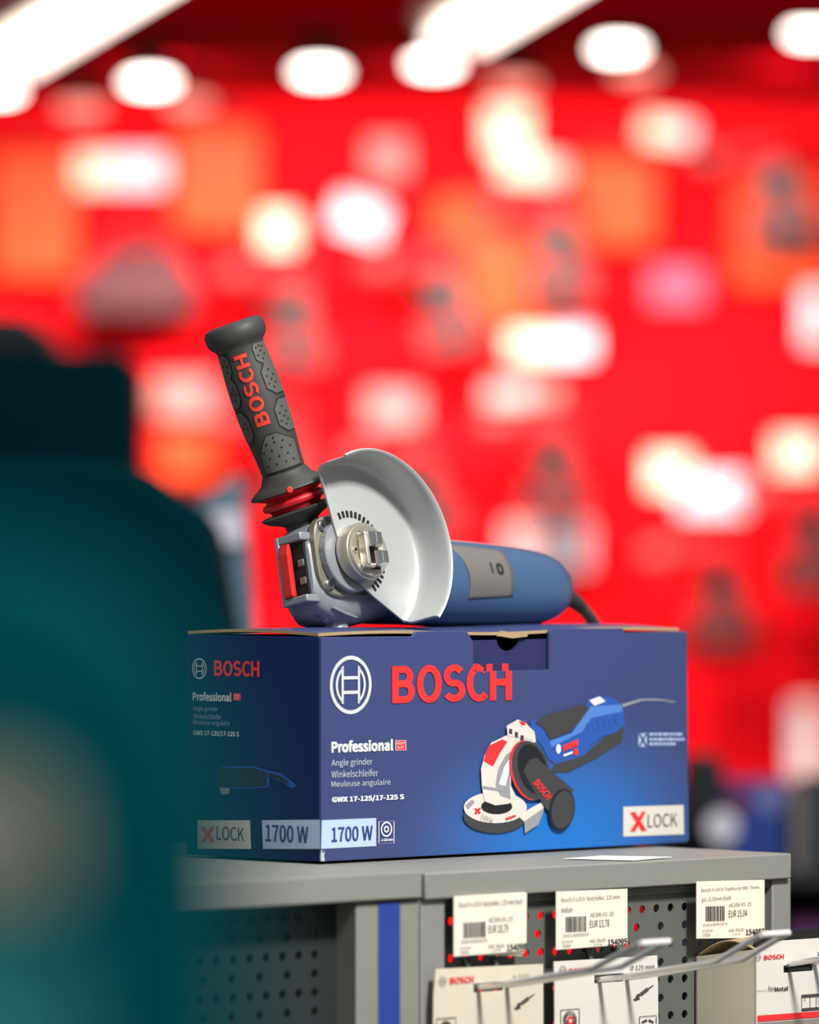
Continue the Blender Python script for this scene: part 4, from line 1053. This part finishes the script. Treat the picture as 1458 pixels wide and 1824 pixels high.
m = MB(); m.box((P_[0].x, dB - D0 - 0.004, 0.10), (P_[1].x, dB - D0, P_[0].z)); m.build('door_panel', 'teal_dark', cabinet, bevel=0.002)
post = thing('display_post', 'blurred grey blue slanting post beside the dark display tower', 'post', (0, 0, 0))
floor_solid('upright', [(300, 862), (345, 898), (392, 866), (428, 836), (440, 930), (458, 1150)], 6.1, 0.08, 'post_bluegrey', post)
o = prof_solid('price_card', [(380, 974), (377, 912), (430, 908), (434, 970)], 6.085, 0.006, 'label_white', 0.001, post); o['label'] = 'white square card'

# ------------------------------------------------------------------ mid distance, right: dark rack with blue cartons
dR = 6.6
rk = thing('display_rack', 'dark blurred low rack behind the right end of the shelf', 'rack', (0, 0, 0))
def rbox(name, x0, y0, x1, y1, d, depth, m_, parent, bevel=0.004):
    a, b = V(x0, y1, d), V(x1, y0, d)
    mb = MB(); mb.box((a.x, d - D0, a.z), (b.x, d - D0 + depth, b.z)); return mb.build(name, m_, parent, bevel=bevel)
rbox('back_board', 1150, 1392, 1700, 1900, dR + 0.36, 0.03, 'navy', rk)
rbox('shelf_board', 1150, 1556, 1700, 1580, dR - 0.07, 0.43, 'rack_black', rk)
rbox('shelf_board', 1150, 1700, 1700, 1722, dR, 0.36, 'rack_black', rk)
for x in (1150, 1680):
    a = V(x, 1580, dR); mb = MB(); mb.box((a.x, dR - D0, 0), (a.x + 0.02, dR - D0 + 0.36, ZC - 0.30)); mb.build('upright', 'rack_black', rk, bevel=0.002)
def carton(x0, y0, x1, y1, d, dep, m_, label, band=None, dot=None):
    a = V((x0 + x1) / 2, y1, d); t = thing('carton', label, 'carton', a, 0, 'cartons on the dark rack')
    hw = (x1 - x0) / 2 / FPX * d; hg = (y1 - y0) / FPX * d
    mb = MB(); mb.box((-hw, 0, 0), (hw, dep, hg)); b = mb.build('body', m_, t, bevel=0.003)
    if band: 
        mb = MB(); mb.box((band[0] * hw, -0.0015, band[2] * hg), (band[1] * hw, 0.0, band[3] * hg)); mb.build('print_band', band[4], t, smooth=0)
    if dot:
        mb = MB(); mb.lathe([(0, dot[2]), (0.002, dot[2])], (dot[0] * hw, 0, dot[1] * hg), (0, -1, 0), 24); mb.build('round_mark', dot[3], t, smooth=0)
    return t
carton(1225, 1352, 1288, 1556, dR + 0.02, 0.2, 'teal_black', 'tall black case at the left end of the dark rack')
carton(1262, 1440, 1308, 1556, dR - 0.06, 0.06, 'navy', 'navy carton with a pale round mark on the dark rack', None, (0.0, 0.72, 0.018, 'label_white'))
carton(1290, 1398, 1405, 1556, dR + 0.07, 0.2, 'carton_blue', 'bright blue carton with purple band on the dark rack', (-0.95, -0.2, 0.66, 0.98, 'carton_purple'), (0.42, 0.84, 0.016, 'carton_lilac'))
carton(1408, 1404, 1440, 1556, dR + 0.02, 0.2, 'tool_grey', 'narrow grey box right of the bright blue carton')
carton(1442, 1392, 1560, 1556, dR + 0.02, 0.2, 'navy', 'navy carton at the right edge of the dark rack')
carton(1400, 1632, 1520, 1700, dR + 0.02, 0.25, 'carton_blue', 'blue carton with magenta band on the lower rack shelf', (-1, 0.2, 0.5, 1.0, 'carton_purple'))
carton(1180, 1615, 1380, 1700, dR + 0.02, 0.25, 'navy', 'navy carton on the lower rack shelf behind the perforated panel')

# ------------------------------------------------------------------ the red wall: labels, tools, cases
DW = 9.95
def label_card(px, py, w, h, left_m, right_m, split, label, tilt=0, d=DW):
    p = V(px, py, d); t = thing('shelf_label', label, 'label', p, 0, 'blurred product labels on the red wall')
    t.rotation_euler = (0, R(tilt), 0)
    hw, hg = w / 2 / FPX * d, h / 2 / FPX * d; s = -hw + 2 * hw * split
    mb = MB(); mb.box((-hw, 0.003, -hg), (hw, 0.006, hg)); mb.build('holder', right_m, t, bevel=0.001)
    if split > 0: mb = MB(); mb.box((-hw, 0, -hg), (s, 0.003, hg)); mb.build('price_field', left_m, t, smooth=0)
    mb = MB(); mb.box((s, 0, -hg), (hw, 0.003, hg)); mb.build('name_field', right_m, t, smooth=0)
    mb = MB(); mb.box((-0.006, 0.006, hg - 0.010), (0.006, 5.8 - (d - D0), hg - 0.002)); mb.build('arm', 'zinc', t, smooth=0)
    return t
C_, W_, K_ = 'label_cream', 'label_white', 'label_pink'
label_card(215, 304, 160, 62, C_, W_, 0.40, 'cream and white label at the upper left of the red wall')
label_card(640, 388, 92, 62, W_, W_, 0, 'bluish white label above the middle of the red wall, right of a round cream one', 18)
label_card(495, 410, 62, 66, C_, C_, 0, 'small cream label left of the bluish white one')
label_card(905, 232, 80, 84, C_, C_, 0, 'upright cream label, the brightest on the red wall')
label_card(948, 300, 120, 46, C_, K_, 0.75, 'wide cream label directly under the brightest upright one', 6)
label_card(690, 282, 70, 66, 'label_grey', 'label_grey', 0, 'grey white label between the bluish white and brightest labels')
label_card(1188, 234, 92, 44, C_, W_, 0.7, 'cream label at the upper right of the red wall', 8)
label_card(1290, 146, 120, 56, W_, W_, 0, 'lilac white label just below the fascia at right')
label_card(980, 608, 150, 58, C_, W_, 0.5, 'long cream and white label right of the handle, middle of the red wall')
label_card(1192, 842, 76, 66, C_, C_, 0, 'cream label overlapping the white one above the carton right end')
label_card(1268, 880, 116, 70, W_, W_, 0, 'white label overlapping the cream one above the carton right end')
label_card(975, 972, 150, 82, K_, W_, 0.45, 'pinkish white label right behind the blue motor housing')
label_card(700, 726, 96, 62, 'label_grey', 'label_grey', 0, 'greyish white label right of the grinder handle')
label_card(930, 700, 130, 38, K_, 'tool_greige', 0.6, 'pale pinkish label under the long cream and white one')
label_card(325, 706, 104, 66, 'tool_greige', 'label_grey', 0.4, 'grey white label left of the grinder handle')
label_card(1418, 808, 80, 62, C_, C_, 0, 'cream label at the right edge of the red wall')
label_card(1455, 560, 50, 110, W_, K_, 0.6, 'upright white label cut off by the right edge')
label_card(1432, 1320, 46, 140, W_, C_, 0.6, 'tall white card low at the right edge above the dark rack')
label_card(1205, 510, 96, 66, 'label_lilac', 'label_lilac', 0, 'dull lilac label in the right half of the red wall')

# a cordless drill: body, chuck, grip, battery
def make_drill(label, bodym, scale=1.0):
    t = thing('cordless_drill', label, 'power tool', (0, 0, 0), 0, 'red cordless tools hanging on the red wall')
    mb = MB(); mb.lathe([(-0.075, 0.012), (-0.07, 0.026), (-0.05, 0.032), (0.0, 0.033), (0.035, 0.030), (0.045, 0.022)], (0, 0, 0), (-1, 0, 0), 24); mb.build('body', bodym, t)
    mb = MB(); mb.lathe([(0.045, 0.021), (0.06, 0.023), (0.08, 0.019), (0.092, 0.010)], (0, 0, 0), (-1, 0, 0), 20); mb.build('chuck', 'chuck_dark', t)
    mb = MB(); mb.prism([(0.004, -0.018), (0.062, -0.018), (0.072, -0.100), (0.016, -0.100)], lambda a, b: Vector((a, -0.016, b)), lambda a, b: Vector((a, 0.016, b))); mb.build('grip', 'tool_black', t, bevel=0.006)
    mb = MB(); mb.box((-0.018, -0.032, -0.160), (0.088, 0.032, -0.100)); bt = mb.build('battery', 'tool_black', t, bevel=0.006)
    mb = MB(); mb.box((-0.008, -0.033, -0.122), (0.078, -0.0322, -0.114)); mb.build('battery_stripe', bodym, bt, smooth=0)
    mb = MB(); mb.box((-0.016, -0.008, -0.05), (0.005, 0.008, -0.030)); mb.build('trigger', 'tool_black', t, bevel=0.003)
    mb = MB(); mb.tube([Vector((0, 0.028, 0.01)), Vector((0, 0.140, 0.01))], 0.004, 8); mb.build('hanger', 'zinc', t)
    return t
base_drill = make_drill('red cordless drill on the red wall under the long cream and white label', 'tool_red')
def place_drill(px, py, label, first=False, rz=0, ry=0, d=9.86):
    p = V(px, py, d)
    t = base_drill if first else dup(base_drill, p, R(rz), label)
    t.location = p; t.rotation_euler = (0, R(ry), R(rz)); t.scale = (1, 1, 1)
    return t
place_drill(950, 752, '', True)
place_drill(950, 364, 'red cordless drill on the red wall under the wide cream label', ry=-4)
place_drill(1240, 985, 'red cordless drill on the red wall above the right end of the carton', ry=-3)
place_drill(485, 486, 'red cordless drill on the red wall under the small cream label')
place_drill(742, 462, 'red cordless drill on the red wall right of the bluish white label', ry=-10)
place_drill(1332, 270, 'red cordless drill on the red wall under the upper right cream label', ry=-10)
place_drill(470, 742, 'red cordless drill partly behind the grinder handle', ry=-6)
place_drill(1412, 882, 'red cordless drill at the right edge of the red wall')
place_drill(705, 802, 'red cordless drill on the red wall behind the wheel guard', ry=-10)

# tool cases: shell, lid seam, handle
def tool_case(px, py, w, h, m_, label, d=9.8):
    p = V(px, py + h / 2, d); t = thing('tool_case', label, 'tool case', p, 0, 'red tool cases on the red wall')
    hw, hg = w / 2 / FPX * d, h / FPX * d; dep = 0.0
    y1 = 5.8 - (d - D0)
    mb = MB(); mb.box((-hw, y1 - 0.07, 0), (hw, y1, hg)); mb.build('shell', m_, t, bevel=0.012, seg=3)
    mb = MB(); mb.box((-hw - 0.001, y1 - 0.072, hg * 0.62), (hw + 0.001, y1 - 0.03, hg * 0.65)); mb.build('seam', 'tool_black', t, smooth=0)
    mb = MB(); mb.tube([Vector((-0.04, y1 - 0.035, hg - 0.004)), Vector((-0.035, y1 - 0.035, hg + 0.02)), Vector((0.035, y1 - 0.035, hg + 0.02)), Vector((0.04, y1 - 0.035, hg - 0.004))], 0.006, 10); mb.build('handle', 'tool_black', t)
    return t
tool_case(48, 375, 160, 230, 'tool_orange', 'orange red tool case at the left edge of the red wall')
tool_case(380, 310, 160, 190, 'tool_orange', 'orange red tool case between the upper left and round cream labels')
tool_case(885, 460, 230, 240, 'tool_orange', 'orange red tool case under the wide cream label')
tool_case(1400, 405, 170, 200, 'tool_orange', 'orange red tool case in the upper right corner of the red wall')
tool_case(335, 812, 120, 90, 'tool_orange', 'small orange red case left of the grinder handle')
tool_case(1100, 352, 150, 160, 'tool_orange', 'orange red tool case under the upper right cream label')
m = MB()
dk = thing('machine_bag', 'dark maroon machine bag on the red wall at the left', 'bag', V(240, 560, 9.845), 0)
mat('maroon', (84, 30, 36), 0.7)
hw = 110 / FPX * 9.7
m = MB(); m.prism([(-hw, 0), (hw, 0), (hw * 0.95, 0.07), (hw * 0.5, 0.115), (-hw * 0.5, 0.10), (-hw, 0.05)], lambda a, b: Vector((a, 0, b)), lambda a, b: Vector((a, 0.15, b))); m.build('body', 'maroon', dk, bevel=0.01)
m = MB(); m.tube([Vector((-0.05, 0.07, 0.10)), Vector((-0.03, 0.07, 0.135)), Vector((0.03, 0.07, 0.14)), Vector((0.05, 0.07, 0.11))], 0.008, 10); m.build('carry_handle', 'tool_black', dk)

# ------------------------------------------------------------------ lamps at the fascia and strip luminaires
def make_spot(label, glow='lamp_glow'):
    t = thing('spot_lamp', label, 'lamp', (0, 0, 0), 0, 'round spot lamps under the red fascia')
    mb = MB(); mb.lathe([(-0.05, 0.012), (-0.045, 0.026), (-0.005, 0.034), (0.0, 0.034), (0.0, 0.030)], (0, 0, 0), (0, -0.22, -1), 24); mb.build('housing', 'lamp_body', t)
    mb = MB()
    ax = Vector((0, -0.22, -1)).normalized(); s = Vector((1, 0, 0)); u = ax.cross(s)
    mb.face([ax * 0.002 + s * 0.034 * math.cos(2 * math.pi * k / 28) + u * 0.034 * math.sin(2 * math.pi * k / 28) for k in range(28)])
    o = mb.build('lens', glow, t, smooth=0); sd = o.modifiers.new('thick', 'SOLIDIFY'); sd.thickness = 0.002
    mb = MB(); mb.tube([Vector((0, 0.010, 0.03)), Vector((0, 0.010, 0.085))], 0.006, 8); mb.build('stem', 'lamp_body', t)
    return t
spot0 = make_spot('glowing round spot lamp, leftmost whole one under the fascia')
SPOTS = [(267, 145, ''), (568, 127, 'glowing round spot lamp, second whole one from the left under the fascia'), (773, 113, 'glowing round spot lamp in the middle, nearest the right strip light'), (1100, 86, 'glowing round spot lamp left of the lilac white label'),
         (1446, 58, 'glowing round spot lamp cut off by the right edge'), (-8, 160, 'glowing round spot lamp cut off by the left edge')]
for i, (x, y, lb) in enumerate(SPOTS):
    p = V(x, y, 8.6)
    o = spot0 if i == 0 else dup(spot0, p, 0, lb)
    o.location = p
    l = bpy.data.lights.new('spot_beam', 'SPOT'); l.energy = (30, 48)[i % 2]; l.spot_size = R(125); l.spot_blend = 0.9; l.shadow_soft_size = 0.04; l.color = (1, 0.93, 0.85)
    lo = bpy.data.objects.new('spot_beam', l); COL.objects.link(lo); lo.location = (p.x, 4.95, FZ - 0.03)
    lo.rotation_euler = (Vector((p.x, 5.8, ZC + (0.38, -0.85)[i % 2])) - lo.location).to_track_quat('-Z', 'Y').to_euler()
for x, y, lb in ((145, 192, 'dim pinkish glowing disc lowest at the left under the fascia'), (335, 182, 'dim pinkish glowing disc between the two leftmost bright lamps'), (915, 150, 'dim pinkish glowing disc right of the middle bright lamp'), (1132, 128, 'dim glowing disc under the bright lamp left of the lilac white label')):
    make_spot(lb, 'glow_dim').location = V(x, y, 8.80)  # dim glowing discs built from the lamp model, without beams
def make_strip(label):
    t = thing('strip_light', label, 'lamp', (0, 0, 0), 0, 'strip lights over the aisle')
    mb = MB(); mb.box((-0.055, -0.75, 0), (0.055, 0.75, 0.03)); mb.build('fitting', 'fitting_white', t, bevel=0.004)
    for x in (-0.03, 0.03):
        mb = MB(); mb.tube([Vector((x, -0.72, -0.018)), Vector((x, 0.72, -0.018))], 0.014, 14); mb.build('tube', 'tube_glow', t)
        mb = MB(); mb.tube([Vector((x, -0.73, -0.018)), Vector((x, -0.70, -0.018))], 0.016, 12); mb.build('end_cap', 'fitting_white', t)
    for y in (-0.5, 0.5):
        mb = MB(); mb.tube([Vector((0, y, 0.03)), Vector((0, y, 1.0))], 0.003, 6); mb.build('suspension_wire', 'zinc', t)
    return t
strip0 = make_strip('glowing strip light at the upper left corner')
yaw = math.atan(2129 / FPX)
def set_strip(o, px, py, d, yaw=yaw):
    """far end at pixel (px,py), depth d; runs back towards the aisle"""
    e = V(px, py, d); k = Vector((math.sin(yaw), -math.cos(yaw), 0))
    o.location = e + k * 0.75; o.rotation_euler = (0, 0, yaw)
set_strip(strip0, 10, 92, 8.33)
s2 = dup(strip0, (0, 0, 0), 0, 'glowing strip light at the top edge right of the middle'); set_strip(s2, 812, 50, 8.33, 0.13)
